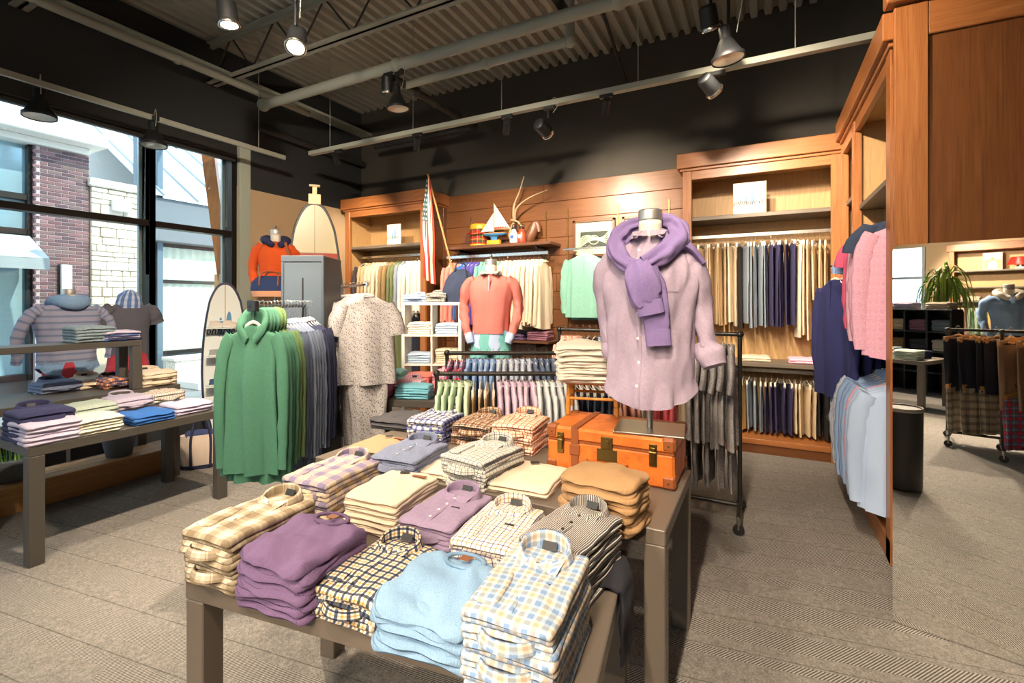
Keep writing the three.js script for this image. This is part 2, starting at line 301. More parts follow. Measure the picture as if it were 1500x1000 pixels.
// wood boards of the back wall, each board a piece with its own bevel
{
  const w = new THREE.Group(); w.name = 'wall_back_boards'; w.userData = { kind: 'structure', label: 'brown horizontal wood boards of the back wall' }; scene.add(w);
  const rows = 13, h = 3.36 / rows; for (let r = 0; r < rows; r++) { const cuts = [-4.52, -4.52 + 1.1 + 1.4 * ((r * 0.37) % 1), -0.8]; for (let i = 0; i < 2; i++) part(w, numbered('board'), box(cuts[i] + 0.0015, r * h + 0.002, BZ, cuts[i + 1] - 0.0015, (r + 1) * h - 0.002, BZ + 0.03 + 0.001 * ((r * 7 + i) % 3), 0.004, 'x'), M.wallboards[(r * 2 + i) % 3]); }
}

// ------------------------------------------------------------------ street outside
const FX = -12;
M.pave = std(0xffffff, 0.9, 0, { map: tex(256, (u, v) => { const k = 170 + 40 * (tn(u, v, 128, 1) - 0.5) + 24 * (tn(u, v, 16, 2) - 0.5); return clamp([k, k * 0.98, k * 0.94]); }, 1.5) });
structure('ground', box(-60, -0.4, -50, WX - 0.2, -0.12, 40, 0), M.pave);
M.stone = [0xdcd7ca, 0xd2cbbd, 0xe4e0d6, 0xcbc1ab, 0xd8d2c6].map((c, i) => std(0xffffff, 0.9, 0, { map: i < 3 ? tex(64, (u, v) => { const b = hex(c), k = 0.86 + 0.28 * tn(u, v, 16, i); return clamp(b.map((x) => x * k)); }, 0.4) : null, ...(i >= 3 ? { color: c } : {}) }));
M.brick = [0x7a5a5c, 0x6a4f54, 0x86666a, 0x74605f, 0x5f4a50].map((c) => std(c, 0.9));
{ // brick pillar
  const b = thing('brick_pillar', 'tall purple brown brick pillar across the street', 'pillar', V(FX, 0, -4.2));
  part(b, 'mortar_core', box(-0.4, -0.12, -0.4, -0.012, 4.59, 0.4, 0), std(0xb3a9ab, 0.95));
  const g1 = box(-0.03, 0, -0.1, 0, 0.055, 0.1, 0.004), gh = box(-0.03, 0, -0.048, 0, 0.055, 0.048, 0.004), gs = box(-0.1, 0, 0, 0.1, 0.055, 0.03, 0.004), rg = rng(4);
  for (let r = 16; r < 67; r++) for (let i = 0; i < 5; i++) { const o = r % 2 ? 0.105 : 0; const zc = -0.3 + i * 0.21 - o + (r % 2 ? 0.0 : -0.0); let g = g1, z = zc; if (zc > 0.31) { if (zc - 0.1 > 0.35) continue; g = gh; z = zc - 0.05; } if (zc < -0.31) { g = gh; z = zc + 0.05; } const m = part(b, numbered('brick'), g, M.brick[Math.floor(rg() * 5)]); m.position.set(0, r * 0.0685, z); }
  const lines = []; for (let r = 16; r < 67; r++) { const q = gs.clone(); q.translate(-0.1 - (r % 2) * 0.1, r * 0.0685, 0.385); lines.push(q); } const st = part(b, 'return_bricks', merge(lines), M.brick[1]); st.userData.kind = 'stuff';
  const sc = thing('wall_sconce', 'tall white box sconce on the brick pillar', 'lamp', V(FX + 0.04, 2.0, -4.22)); part(sc, 'back_plate', box(-0.02, -0.35, -0.1, 0.0, 0.4, 0.1, 0.003), M.steeldark); part(sc, 'diffuser', box(0, -0.33, -0.08, 0.08, 0.38, 0.08, 0.01), M.white);
}
{ // stone pillar
  const b = thing('stone_pillar', 'pale cream stone pillar with a flat cap across the street', 'pillar', V(FX, 0, -5.06));
  part(b, 'core', box(-0.5, -0.12, -0.44, 0.02, 4.0, 0.44, 0), std(0xb9ae98, 0.95)); part(b, 'cap', box(-0.55, 4.0, -0.48, 0.12, 4.16, 0.48, 0.02), M.stone[0]);
  const rg = rng(9); let y = 0.9;
  while (y < 3.97) { const h = Math.min(3.99 - y, 0.09 + rg() * 0.11); let z = -0.44; while (z < 0.43) { let w = Math.min(0.44 - z, 0.14 + rg() * 0.26); if (0.44 - z - w < 0.08) w = 0.44 - z; part(b, numbered('stone'), box(0, y + 0.006, z + 0.006, 0.045 + rg() * 0.03, y + h - 0.006, z + w - 0.006, 0.012), M.stone[Math.floor(rg() * 5)]); z += w; } y += h; }
  const q = thing('wall_light', 'square white wall light on the stone pillar', 'lamp', V(FX + 0.07, 3.55, -5.1)); part(q, 'body', box(0, 0, -0.16, 0.12, 0.26, 0.16, 0.02), M.white); part(q, 'back_plate', box(-0.03, 0.02, -0.14, 0, 0.24, 0.14, 0), M.grey);
}
const blueglass = std(0x9cc0cf, 0.12, 0.35);
{ // left shop across the street: framed glazing, white cornice, awning
  const b = thing('shop_building', 'shop across the street with a white cornice and dark framed glazing', 'building', V(FX - 0.1, 0, -1.4));
  part(b, 'cornice', merge([box(-0.6, 4.72, -3.35, 0.55, 4.98, 4, 0.02), box(-0.6, 4.6, -3.2, 0.2, 4.72, 4, 0.02)]), M.white);
  part(b, 'wall', box(-0.5, -0.12, -2.4, -0.25, 4.6, 4, 0), M.grey);
  for (const z of [-2.38, -0.9, 0.6]) part(b, 'mullion', box(-0.25, 0.2, z - 0.05, 0.0, 4.6, z + 0.05, 0.01), M.frame);
  for (const y of [0.2, 2.9, 3.55]) part(b, 'transom', box(-0.25, y, -2.33, -0.02, y + 0.12, 4, 0.01), M.frame);
  for (const [y0, y1] of [[0.32, 2.9], [3.02, 3.55], [3.67, 4.6]]) { for (const [z0, z1] of [[-2.33, -0.95], [-0.85, 0.55], [0.65, 2.5]]) part(b, 'pane', box(-0.16, y0, z0, -0.14, y1, z1, 0), blueglass); }
  const a = thing('awning', 'pale grey fabric awning over the shop window across the street', 'awning', V(FX, 0, -2.2));
  part(a, 'canopy', grid(10, 4, (u, v) => [0.0 + v * 0.85, 2.88 - v * 0.45 - 0.015 * Math.sin(u * 30), -1.52 + u * 4, u * 4, v]), cloth(0xaab4b8)); part(a, 'valance', grid(40, 2, (u, v) => [0.85 + 0.012 * Math.sin(u * 60), 2.43 - v * 0.2, -1.52 + u * 4, u * 4, v]), cloth(0x98a2a5)); part(a, 'side_panel', grid(4, 4, (u, v) => [u * 0.85, 2.88 - u * 0.45 - v * (0.2 + (1 - u) * 0.4), -1.52, u, v]), cloth(0x8f999c));
}
{ // right building: stepped roof, fascia and curtained windows
  const b = thing('roofed_building', 'building across the street with a grey seamed metal roof', 'building', V(FX, 0, -8));
  part(b, 'wall', box(-2.5, -0.12, -6, -0.3, 3.95, 2.45, 0), std(0x8d9498, 0.8)); part(b, 'fascia', box(-0.3, 3.02, -6, 0.1, 4.0, 2.42, 0.02), std(0x6d757b, 0.7));
  const roof = part(b, 'roof', grid(1, 1, (u, v) => [0.2 - v * 4, 4.02 + v * 2.6, -6 + u * 8.35, u, v]), std(0xb9c2c8, 0.4, 0.4));
  for (let i = 0; i < 12; i++) { const s = part(roof, 'seam', box(-2.4, -0.02, -0.015, 2.4, 0.03, 0.015, 0), std(0xa4adb3, 0.5, 0.3)); s.position.set(-1.8, 5.34, -5.8 + i * 0.72); s.rotation.z = -Math.atan2(2.6, 4); }
  const cur = std(0xe6d9c8, 0.9);
  for (const [z0, z1] of [[0.55, 2.2], [-0.6, 0.45], [-2.6, -0.7]]) { part(b, 'window_frame', merge([box(-0.32, 0.45, z0 - 0.06, -0.2, 3.02, z0, 0), box(-0.32, 0.45, z1, -0.2, 3.02, z1 + 0.06, 0), box(-0.32, 0.45, z0, -0.2, 0.53, z1, 0), box(-0.32, 2.1, z0, -0.2, 2.18, z1, 0), box(-0.32, 2.94, z0, -0.2, 3.02, z1, 0)]), M.frame); part(b, 'curtain', grid(60, 2, (u, v) => [-0.285 + 0.012 * Math.sin(u * 60), 0.53 + v * 2.41, z0 + u * (z1 - z0)]), cur); part(b, 'pane', box(-0.25, 0.53, z0, -0.245, 2.94, z1, 0), M.glass); }
  const k = thing('planter_wall', 'low pale stone planter wall on the pavement outside', 'wall', V(FX + 0.6, -0.12, -7.4)); part(k, 'wall', box(-0.2, 0, -2.6, 0.2, 0.5, 1.6, 0.02), M.stone[2]); part(k, 'coping', box(-0.26, 0.5, -2.66, 0.26, 0.58, 1.66, 0.015), M.white);
  const st = solo('pavement_step', 'long pale concrete step below the planter wall outside', 'step', box(0.5, 0, -10, 1.4, 0.16, -5.6, 0.02), M.white, V(FX + 0.6, -0.12, 0));
  const p = thing('timber_post', 'slanting orange timber brace outside the window', 'post', V(-8.2, -0.12, -5.0)); const t1 = onX(312, 222, -8.2), t2 = onX(330, 400, -8.2);
  part(p, 'brace', (() => { const g = cyl(V(0, t1.y + 1.5, t1.z + 0.25 + 5.0), V(0, t2.y, t2.z + 5.0), 0.13, 4); return boxUV(g); })(), M.trim); part(p, 'post', box(-0.12, 0, t2.z + 4.9, 0.12, t2.y + 0.1, t2.z + 5.12, 0.01), M.plank);
  const c = thing('canopy_frame', 'blue grey steel canopy frame beside the stone pillar outside', 'canopy', V(FX - 0.2, 0, -5.6)); const sf = std(0x5d6f7c, 0.5, 0.3);
  for (const z of [0.05, -0.35]) part(c, 'post', box(-0.08, 0, z - 0.06, 0.08, 5.6, z + 0.06, 0.005), sf); part(c, 'beam', box(-0.1, 5.35, -0.9, 0.1, 5.65, 0.3, 0.005), sf); for (let i = 0; i < 6; i++) part(c, 'slat', box(-0.1, 5.3, -0.8 + i * 0.17, 0.6, 5.36, -0.74 + i * 0.17, 0), sf);
  solo('white_building', 'plain white building behind the pillars across the street', 'building', box(-4, 0, -6.5, -3, 6.0, -4.2, 0), M.white, V(FX, -0.12, -0.6));
}

// ------------------------------------------------------------------ ceiling steel, pipes, tracks
function joist(z, y0, y1, label) {
  const j = thing('bar_joist', label, 'joist', V(WX + 0.01, 0, z), 0, 'ceiling bar joists');
  const L = RX - WX - 0.02; part(j, 'top_chord', merge([box(0, y1, -0.07, L, y1 + 0.02, -0.005, 0), box(0, y1 - 0.05, -0.02, L, y1 + 0.02, -0.005, 0), box(0, y1, 0.005, L, y1 + 0.02, 0.07, 0), box(0, y1 - 0.05, 0.005, L, y1 + 0.02, 0.02, 0)]), M.steelpaint);
  part(j, 'bottom_chord', merge([box(0, y0, -0.07, L, y0 + 0.012, -0.005, 0), box(0, y0, -0.017, L, y0 + 0.06, -0.005, 0), box(0, y0, 0.005, L, y0 + 0.012, 0.07, 0), box(0, y0, 0.005, L, y0 + 0.06, 0.017, 0)]), M.steelpaint);
  const st = 0.42; for (let i = 0, x = 0; x < L - st; i++, x += st) part(j, 'web', cyl(V(x, i % 2 ? y1 : y0 + 0.03, 0), V(x + st, i % 2 ? y0 + 0.03 : y1, 0), 0.011, 6), M.steeldark);
}
joist(-3.74, 4.5, 5.02, 'steel bar joist with zigzag webs under the ribbed ceiling'); joist(-1.9, 4.5, 5.02, 'steel bar joist with zigzag webs under the ribbed ceiling'); joist(0.2, 4.5, 5.02, 'steel bar joist with zigzag webs under the ribbed ceiling');
function pipeRun(name, label, pts, r, mat, couplings = []) {
  const p = thing(name, label, 'pipe', pts[0].clone());
  for (let i = 0; i < pts.length - 1; i++) part(p, 'pipe_length', cyl(pts[i].clone().sub(pts[0]), pts[i + 1].clone().sub(pts[0]), r, 14), mat);
  for (const q of [...pts.slice(1, -1), ...couplings]) { const s = part(p, 'coupling', new THREE.SphereGeometry(r * 1.35, 12, 8), mat); s.position.copy(q).sub(pts[0]); }
  return p;
}
const ring = (p, axis, r) => p;
pipeRun('sprinkler_main', 'thick grey sprinkler main crossing under the ceiling', [V(-5.95, 4.3, -4.15), V(1.25, 4.3, -4.15)], 0.062, M.steelpaint, [V(-5.92, 4.3, -4.15), V(-3.6, 4.3, -4.15), V(-1.1, 4.3, -4.15)]);
pipeRun('sprinkler_branch', 'thinner grey pipe running just behind the sprinkler main', [V(-3.7, 4.2, -4.4), V(-1.65, 4.2, -4.4), V(-1.65, 5.0, -4.4)], 0.045, M.steelpaint, [V(-2.6, 4.2, -4.4)]);
pipeRun('sprinkler_drop', 'black coupled pipe running from the main to the back wall', [V(-3.7, 4.2, -4.2), V(-3.7, 4.2, -5.9), V(-5.6, 4.2, -5.9)], 0.045, M.steeldark, [V(-3.7, 4.2, -4.6), V(-3.7, 4.2, -5.0), V(-3.7, 4.2, -5.5)]);
pipeRun('sprinkler_cross', 'black pipe crossing beneath the joist towards the back', [V(-1.65, 4.42, -1.0), V(-1.65, 4.42, -4.3)], 0.045, M.steeldark);
pipeRun('wall_conduit', 'long grey conduit hung beside the window wall', [V(-5.95, 4.45, 4), V(-5.95, 4.45, -4.9)], 0.045, M.steelpaint, [V(-5.95, 4.45, -3.1)]);
pipeRun('wall_conduit', 'dark conduit on the corner wall behind the sprinkler main', [V(-6.25, 4.1, -4.3), V(-6.25, 4.1, -6.3)], 0.05, M.steeldark);
pipeRun('diagonal_brace', 'thin black diagonal brace from the ceiling to the back wall', [V(-1.55, 5.05, -4.6), onZ(917, 120, -6.25)], 0.02, M.steeldark);
const TRK = M.steelpaint;
function track(label, a, b, w = 0.05, mat = TRK, rods = []) {
  const t = thing('lighting_track', label, 'track', a.clone()); const d = b.clone().sub(a), L = d.length();
  const g = box(0, -0.028, -w / 2, L, 0.028, w / 2, 0.004); g.rotateY(-Math.atan2(d.z, d.x)); part(t, 'rail', g, mat);
  for (const k of rods) part(t, 'hanger_rod', cyl(d.clone().multiplyScalar(k), d.clone().multiplyScalar(k).setY(CEIL - a.y), 0.005, 5), mat);
}
const TA = V(-5.56, 3.72, -4.6), TB = V(0.9, 3.72, -4.6);
track('pale grey lighting track hung in front of the back wall', TA, TB, 0.07, TRK, [0.06, 0.28, 0.47, 0.7, 0.9]);
track('lighting track hung along the shop window', V(-5.75, 3.62, 1.2), V(-5.75, 3.62, -4.35), 0.035, M.steelpaint, [0.1, 0.35, 0.93]);
const T3 = 3.95; track('black lighting track over the table displays', V(-2.2, T3, 1.5), V(-2.2, T3, -2.3), 0.05, M.steeldark, [0.2, 0.55, 0.9]);
track('black lighting track near the right hand cabinets', V(-0.3, T3, 4.2), V(-0.3, T3, -3.4), 0.05, M.steeldark, [0.2, 0.55, 0.9]);
track('black lighting track over the aisle towards the far window', V(-2.2, T3, 12), V(-2.2, T3, 3), 0.05, M.steeldark, [0.2, 0.8]);

// lamp heads: parts with one spot light each where lit
const lensMat = new THREE.MeshStandardMaterial({ color: 0xfff1d8, emissive: new THREE.Color(1.0, 0.82, 0.55), emissiveIntensity: 9, roughness: 0.4 });
const lensOff = std(0xcfc6b8, 0.25, 0.3);
const canG = lathe([[0.0, 0.19], [0.05, 0.19], [0.066, 0.17], [0.07, 0.0], [0.064, 0.0], [0.058, 0.04], [0.0, 0.06]], 24), lipG = lathe([[0.07, 0.0], [0.078, 0.0], [0.08, 0.02], [0.07, 0.03]], 24), lensG = lathe([[0, 0.012], [0.03, 0.01], [0.06, 0.004]], 20);
const bellG = lathe([[0.0, 0.27], [0.035, 0.27], [0.042, 0.25], [0.042, 0.17], [0.055, 0.15], [0.11, 0.04], [0.125, 0.03], [0.125, 0.0], [0.118, 0.0], [0.1, 0.05], [0.045, 0.16], [0, 0.17]], 26), bellLens = lathe([[0, 0.02], [0.06, 0.012], [0.114, 0.006]], 20);
const miniG = lathe([[0, 0.17], [0.036, 0.17], [0.038, 0.165], [0.038, 0.0], [0.034, 0.0], [0.03, 0.02], [0, 0.03]], 18), miniLens = lathe([[0, 0.006], [0.032, 0.003]], 16);
function lamp(kind, label, pos, aim, lit = true, cd = LAMP_CD, angle = 0.5, railY = null) {
  const l = thing('track_spotlight', label, 'spotlight', pos); const head = new THREE.Group(); head.name = 'head'; l.add(head);
  const dir = aim.clone().sub(pos).normalize(); head.quaternion.setFromUnitVectors(V(0, -1, 0), dir);
  const [g, lg] = kind === 'can' ? [canG, lensG] : kind === 'bell' ? [bellG, bellLens] : [miniG, miniLens];
  part(head, 'housing', g, M.lampblack); if (kind === 'can') part(head, 'rim', lipG, M.chrome);
  part(head, 'lens', lg, lit ? lensMat : lensOff);
  const top = (railY ?? pos.y + 0.32) - pos.y; part(l, 'stem', cyl(V(0, 0.16, 0), V(0, top, 0), 0.012, 8), M.lampblack); part(l, 'driver_box', box(-0.05, top - 0.06, -0.02, 0.08, top - 0.005, 0.025, 0.004), M.lampblack);
  if (kind !== 'mini') part(l, 'cable', tubeOf([V(0.0, top - 0.02, 0.0), V(0.08, top + 0.05, 0.02), V(0.12, top - 0.04, 0.03), V(0.06, 0.2, 0.01)], 0.004, 14, 5), M.steelpaint);
  if (lit) {
    const s = new THREE.SpotLight(LAMP, cd, 0, angle, 0.75, 2); s.name = 'beam'; s.castShadow = true; s.shadow.radius = 2.5; s.shadow.mapSize.set(512, 512); s.position.copy(dir).multiplyScalar(0.03); l.add(s); s.target.position.copy(aim); s.target.updateMatrixWorld(); s.target.name = 'beam_target'; l.add(s.target); s.target.position.sub(pos);
  }
  return l;
}
const on = (x, y, z) => V(x, y, z);
// heads seen in the photograph
lamp('can', 'black cylinder spotlight hanging straight down, lit', onD(336, 38, 3.6), onD(336, 38, 3.6).add(V(0.2, -3, -0.3)), true, LAMP_CD, 0.6, CEIL - 0.01);
lamp('can', 'large black gimbal spotlight with a bright lens, lit', onD(433, 70, 3.5), V(-2.2, 0.9, -1.4), true, LAMP_CD * 1.2, 0.6, CEIL - 0.01);
lamp('bell', 'dark bell shaped track lamp before the window, beside the bare sky', onD(58, 172, 4.4), onD(58, 172, 4.4).add(V(0.1, -2, 0)), false);
lamp('bell', 'dark bell shaped track lamp before the mullion of the window', onD(225, 214, 5.1), onD(225, 214, 5.1).add(V(0.1, -2, 0)), false);
lamp('bell', 'black bell lamp hanging under the sprinkler main', onZ(583, 160, -4.15), onZ(583, 160, -4.15).add(V(0.1, -2, -0.1)), false, 0, 0.5, 4.25);
lamp('can', 'small black can lamp beside the bell lamp under the sprinkler main', onZ(568, 137, -4.15), onZ(568, 137, -4.15).add(V(-0.4, -2, -0.5)), false, 0, 0.5, 4.25);
const zt = -4.6, tl = (px, dy = 0.2) => { const p = onZ(px, 200, zt); return V(p.x, 3.72 - dy, zt); };
lamp('can', 'lit gimbal spotlight on the track before the wood wall', tl(803, 0.3), V(-1.6, 2.9, -6.4), true, LAMP_CD * 0.9, 0.6, 3.72);
const mini = [[495, V(-5.9, 2.4, -6)], [610, V(-4.9, 2.0, -5.8)], [741, V(-3.6, 2.4, -6.3)], [886, V(-2.2, 2.2, -6.3)]];
const miniLabels = ['black mini cylinder lamp at the end of the track by the corner', 'black mini cylinder lamp on the track above the flag cabinet', 'black mini cylinder lamp on the track above the sailboat shelf', 'black mini cylinder lamp on the track above the framed pictures'];
mini.forEach(([px, aim], i) => lamp('mini', miniLabels[i], tl(px, 0.22), aim, true, LAMP_CD * 0.8, 0.62, 3.72));
lamp('can', 'lit spotlight high above the tall cabinet by the ribbed ceiling', onZ(1041, 45, -4.15), V(0.0, 1.0, -5.9), true, LAMP_CD * 1.1, 0.55, 4.25);
lamp('bell', 'bronze bell lamp between two lit spotlights', onZ(1067, 88, -4.15), onZ(1067, 88, -4.15).add(V(0.25, -2, -0.1)), false, 0, 0.5, 4.25);
lamp('can', 'lower lit spotlight under the bronze bell lamp', onZ(1048, 135, -4.6), V(0.5, 2.6, -5.9), true, LAMP_CD * 0.9, 0.6, 3.72);
// unseen heads added on the black tracks as fill light
const addedHeads = [[-2.2, 1.2, V(-1.3, 0.8, -1.6)], [-0.3, 1.2, V(-0.9, 1.3, -2.3)], [-0.3, 0.4, V(-1.2, 0.8, -1.0)], [-0.3, -1.4, V(0.9, 1.0, -4.2)], [-0.3, -2.6, V(1.0, 2.9, -4.9)], [-2.2, 0.2, V(-3.1, 1.2, -2.3)], [-0.3, -0.6, V(0.5, 0.2, -3.2)], [-2.2, -0.8, V(-2.4, 1.0, -3.8)], [-0.3, -3.3, V(0.2, 2.2, -6.2)], [-2.2, 3.4, V(0.2, 0.6, 1.4)], [-2.2, 6, V(-0.6, 0.8, 5)], [-2.2, 11, V(-1.4, 2.0, 13)], [-2.2, -2.1, V(-2.4, 1.6, -5.6)], [-2.2, -1.5, V(-4.6, 0.8, -1.7)], [-2.2, -1.1, V(-5.6, 2.0, -4.8)], [-0.3, 3.5, V(0.2, 0.9, 1.2)], [-2.2, 4.4, V(-0.6, 0.9, 2.6)], [-2.2, 9, V(-1.2, 1.6, 7.5)], [-2.2, 7.5, V(-1.4, 2.2, 13)]];
addedHeads.forEach(([x, z, aim], i) => lamp('can', 'black can spotlight added out of view on a track for fill light', V(x, T3 - 0.25, z), aim, true, LAMP_CD * (i === 3 || i === 4 ? 0.6 : i < 3 ? 0.68 : i < 9 ? 1.0 : (i < 12 || i > 14) ? 2.6 : 1.7), 0.68, T3).userData.group = 'added fill light heads out of view');

// ------------------------------------------------------------------ cabinets
function wallCabinet(label, x0, x1, zf, shelves, rails, { panelSide = 0, top = 3.37 } = {}) {
  const c = thing('display_cabinet', label, 'cabinet', V(x0, 0, zf)), W = x1 - x0, D = zf - BZ - 0.005;
  const st = 0.1, in0 = -0.02;
  part(c, 'cornice', merge([box(-0.06, top - 0.17, -D, W + 0.06, top, 0.07, 0.006, 'x'), box(-0.03, top - 0.2, -D, W + 0.03, top - 0.17, 0.035, 0.004, 'x')]), M.trim);
  part(c, 'top_rail', box(0, top - 0.3, -0.03, W, top - 0.2, 0.012, 0.003, 'x'), M.trim);
  for (const x of [0, W - st]) part(c, 'stile', box(x, 0, -0.03, x + st, top - 0.2, 0.02, 0.004), M.trim);
  part(c, 'back_panel', box(0.03, 0.02, -D, W - 0.03, top - 0.2, -D + 0.02, 0), M.oak);
  for (const x of [0.0, W - 0.03]) part(c, 'side_panel', box(x, 0, -D, x + 0.03, top - 0.2, -0.03, 0.002), x ? M.panel : M.oak);
  for (const x of [0.03, W - 0.05]) part(c, 'side_lining', box(x, 0.1, -D + 0.02, x + 0.02, top - 0.2, -0.03, 0), M.oak);
  part(c, 'ceiling_panel', box(0.05, top - 0.22, -D + 0.02, W - 0.05, top - 0.2, -0.03, 0), M.oak);
  part(c, 'plinth', box(st, 0, -0.05, W - st, 0.1, -0.005, 0.003, 'x'), M.panel); part(c, 'bottom_board', box(0.03, 0.1, -D + 0.02, W - 0.03, 0.16, 0.01, 0.004, 'x'), M.trim);
  for (const y of shelves) part(c, 'shelf', box(0.05, y - 0.045, -D + 0.02, W - 0.05, y, -0.02, 0.004, 'x'), M.shelfgrey);
  for (const y of rails) part(c, 'hanging_rail', box(0.05, y - 0.02, -0.27, W - 0.05, y + 0.02, -0.25, 0.003), M.chrome);
  if (panelSide) { const s = part(c, 'side_frame', merge([box(W, 0, -D, W + 0.015, top - 0.2, -D + 0.12, 0.002), box(W, 0, -0.13, W + 0.015, top - 0.2, -0.01, 0.002), box(W, top - 0.42, -D + 0.12, W + 0.015, top - 0.2, -0.13, 0.002), box(W, 1.5, -D + 0.12, W + 0.015, 1.62, -0.13, 0.002)]), M.panel); }
  return c;
}
wallCabinet('wooden display cabinet beside the flag with a light oak interior', -6.2, -4.52, -5.85, [2.58], [2.42], { panelSide: 1 });
wallCabinet('tall wooden display cabinet of trousers with a sign on its shelf', -0.81, 0.74, -5.88, [2.64, 0.99], [2.43, 0.88]);
{ // cabinet along the right wall
  const c = thing('corner_cabinet', 'tall wooden cabinet along the right wall with open bays', 'cabinet', V(0.74, 0, -3.75));
  const L = 2.13, top = 3.44, D = 0.54, post = [[0, 0.12], [1.33, 1.43], [2.03, 2.13]];
  part(c, 'cornice', merge([box(-0.07, top - 0.17, -L + 0.07, D, top, 0.06, 0.006, 'z'), box(-0.035, top - 0.2, -L + 0.035, D, top - 0.17, 0.03, 0.004, 'z')]), M.trim);
  part(c, 'top_rail', box(-0.012, top - 0.3, -L, 0.03, top - 0.2, 0, 0.003, 'z'), M.trim);
  for (const [a, b] of post) part(c, 'stile', box(-0.02, 0, -b, 0.04, top - 0.2, -a, 0.004), M.trim);
  part(c, 'back_panel', box(D - 0.02, 0, -L, D, top - 0.2, 0, 0), M.oak);
  for (const z of [0.03, 1.38, L]) part(c, 'divider', box(0.04, 0, -z - 0.015, D - 0.02, top - 0.2, -z + 0.015, 0.002), M.oak);
  part(c, 'ceiling_panel', box(0.02, top - 0.22, -L, D, top - 0.2, 0, 0), M.oak);
  part(c, 'base', box(-0.02, 0, -L, D - 0.02, 0.15, 0, 0.005, 'z'), M.trim);
  for (const [y, a, b] of [[2.5, 0.05, 1.36], [2.66, 1.4, 2.1], [0.62, 1.4, 2.1], [1.0, 1.4, 2.1], [0.4, 1.4, 2.1]]) part(c, 'shelf', box(0.02, y - 0.045, -b, D - 0.02, y, -a, 0.004, 'z'), y > 2 ? M.shelfgrey : M.oak);
  part(c, 'hanging_rail', box(0.2, 2.28, -1.36, 0.22, 2.31, -0.05, 0.002), M.chrome); part(c, 'hanging_rail', box(0.2, 1.2, -1.36, 0.22, 1.23, -0.05, 0.002), M.chrome);
  const e = thing('end_panel', 'large brown wood end panel above the mirror', 'panel', V(0.74, 0, -3.75));
  part(e, 'stile', box(-0.02, 0, 0.062, 0.14, 3.44, 0.11, 0.005), M.trim); part(e, 'top_rail', box(0.14, 3.24, 0.062, 1.85, 3.44, 0.105, 0.005, 'x'), M.trim); part(e, 'field', box(0.14, 0, 0.04, 1.85, 3.24, 0.085, 0), M.panel); part(e, 'cornice', box(-0.07, 3.445, 0.062, 1.85, 3.62, 0.17, 0.008, 'x'), M.trim);
}
{ // standing mirror
  const m = thing('standing_mirror', 'tall frameless mirror standing on the carpet', 'mirror', MP.clone(), -Math.atan2(0.226, 0.974));
  const W = 1.35, Hh = 1.945, s = new THREE.Shape(), r = 0.035; s.moveTo(r, 0.004); s.lineTo(W - r, 0.004); s.quadraticCurveTo(W, 0.004, W, r); s.lineTo(W, Hh - r); s.quadraticCurveTo(W, Hh, W - r, Hh); s.lineTo(r, Hh); s.quadraticCurveTo(0, Hh, 0, Hh - r); s.lineTo(0, r); s.quadraticCurveTo(0, 0.004, r, 0.004);
  const g = new THREE.ExtrudeGeometry(s, { depth: 0.006, bevelEnabled: false }); part(m, 'glass', g, M.mirror);
  const bk = new THREE.ExtrudeGeometry(s, { depth: 0.02, bevelEnabled: false }); bk.translate(0, 0, -0.0205); part(m, 'backing_board', bk, M.shelfbrown);
  for (const x of [0.25, 1.1]) part(m, 'foot', box(x - 0.03, 0, -0.28, x + 0.03, 0.03, -0.02, 0.004), M.shelfbrown);
}
// ------------------------------------------------------------------ tables
function parsons(label, x0, z0, W, D, h, turn, mat = M.table, leg = 0.082, topT = 0.062, floor = 0) {
  const t = thing('display_table', label, 'table', V(x0, floor, z0), turn);   // origin at the front left corner, +x along the front, -z to the back
  part(t, 'table_top', box(0, h - topT, -D, W, h, 0, 0.004), mat);
  for (const [x, z] of [[0, -leg], [W - leg, -leg], [0, -D], [W - leg, -D]]) part(t, 'leg', box(x + 0.001, 0, z + 0.001, x + leg - 0.001, h - topT, z + leg - 0.001, 0.004), mat);
  return t;
}
const FT = 0.70, RT = 0.785, fa = Math.atan2(0.194, 1.445);
parsons('low front display table covered with folded shirts', -1.745, -0.933, 1.40, 0.72, FT, fa);
parsons('higher display table carrying the orange suitcase', -2.22, -1.87, 1.90, 0.75, RT, 0);
const LT = 0.75, LT2 = 0.87, RIS = 1.31;
parsons('long low display table near the shop window', -4.9, -1.24, 0.88, 1.25, LT, 0, M.tableDark);
parsons('second display table behind the low one by the window', -5.62, -1.0, 0.68, 1.6, LT2, 0, M.tableDark);
parsons('small riser bench standing on the window table', -5.3, -0.9, 0.32, 1.4, RIS - LT2, 0, M.tableDark, 0.075, 0.05, LT2 + 0.001);

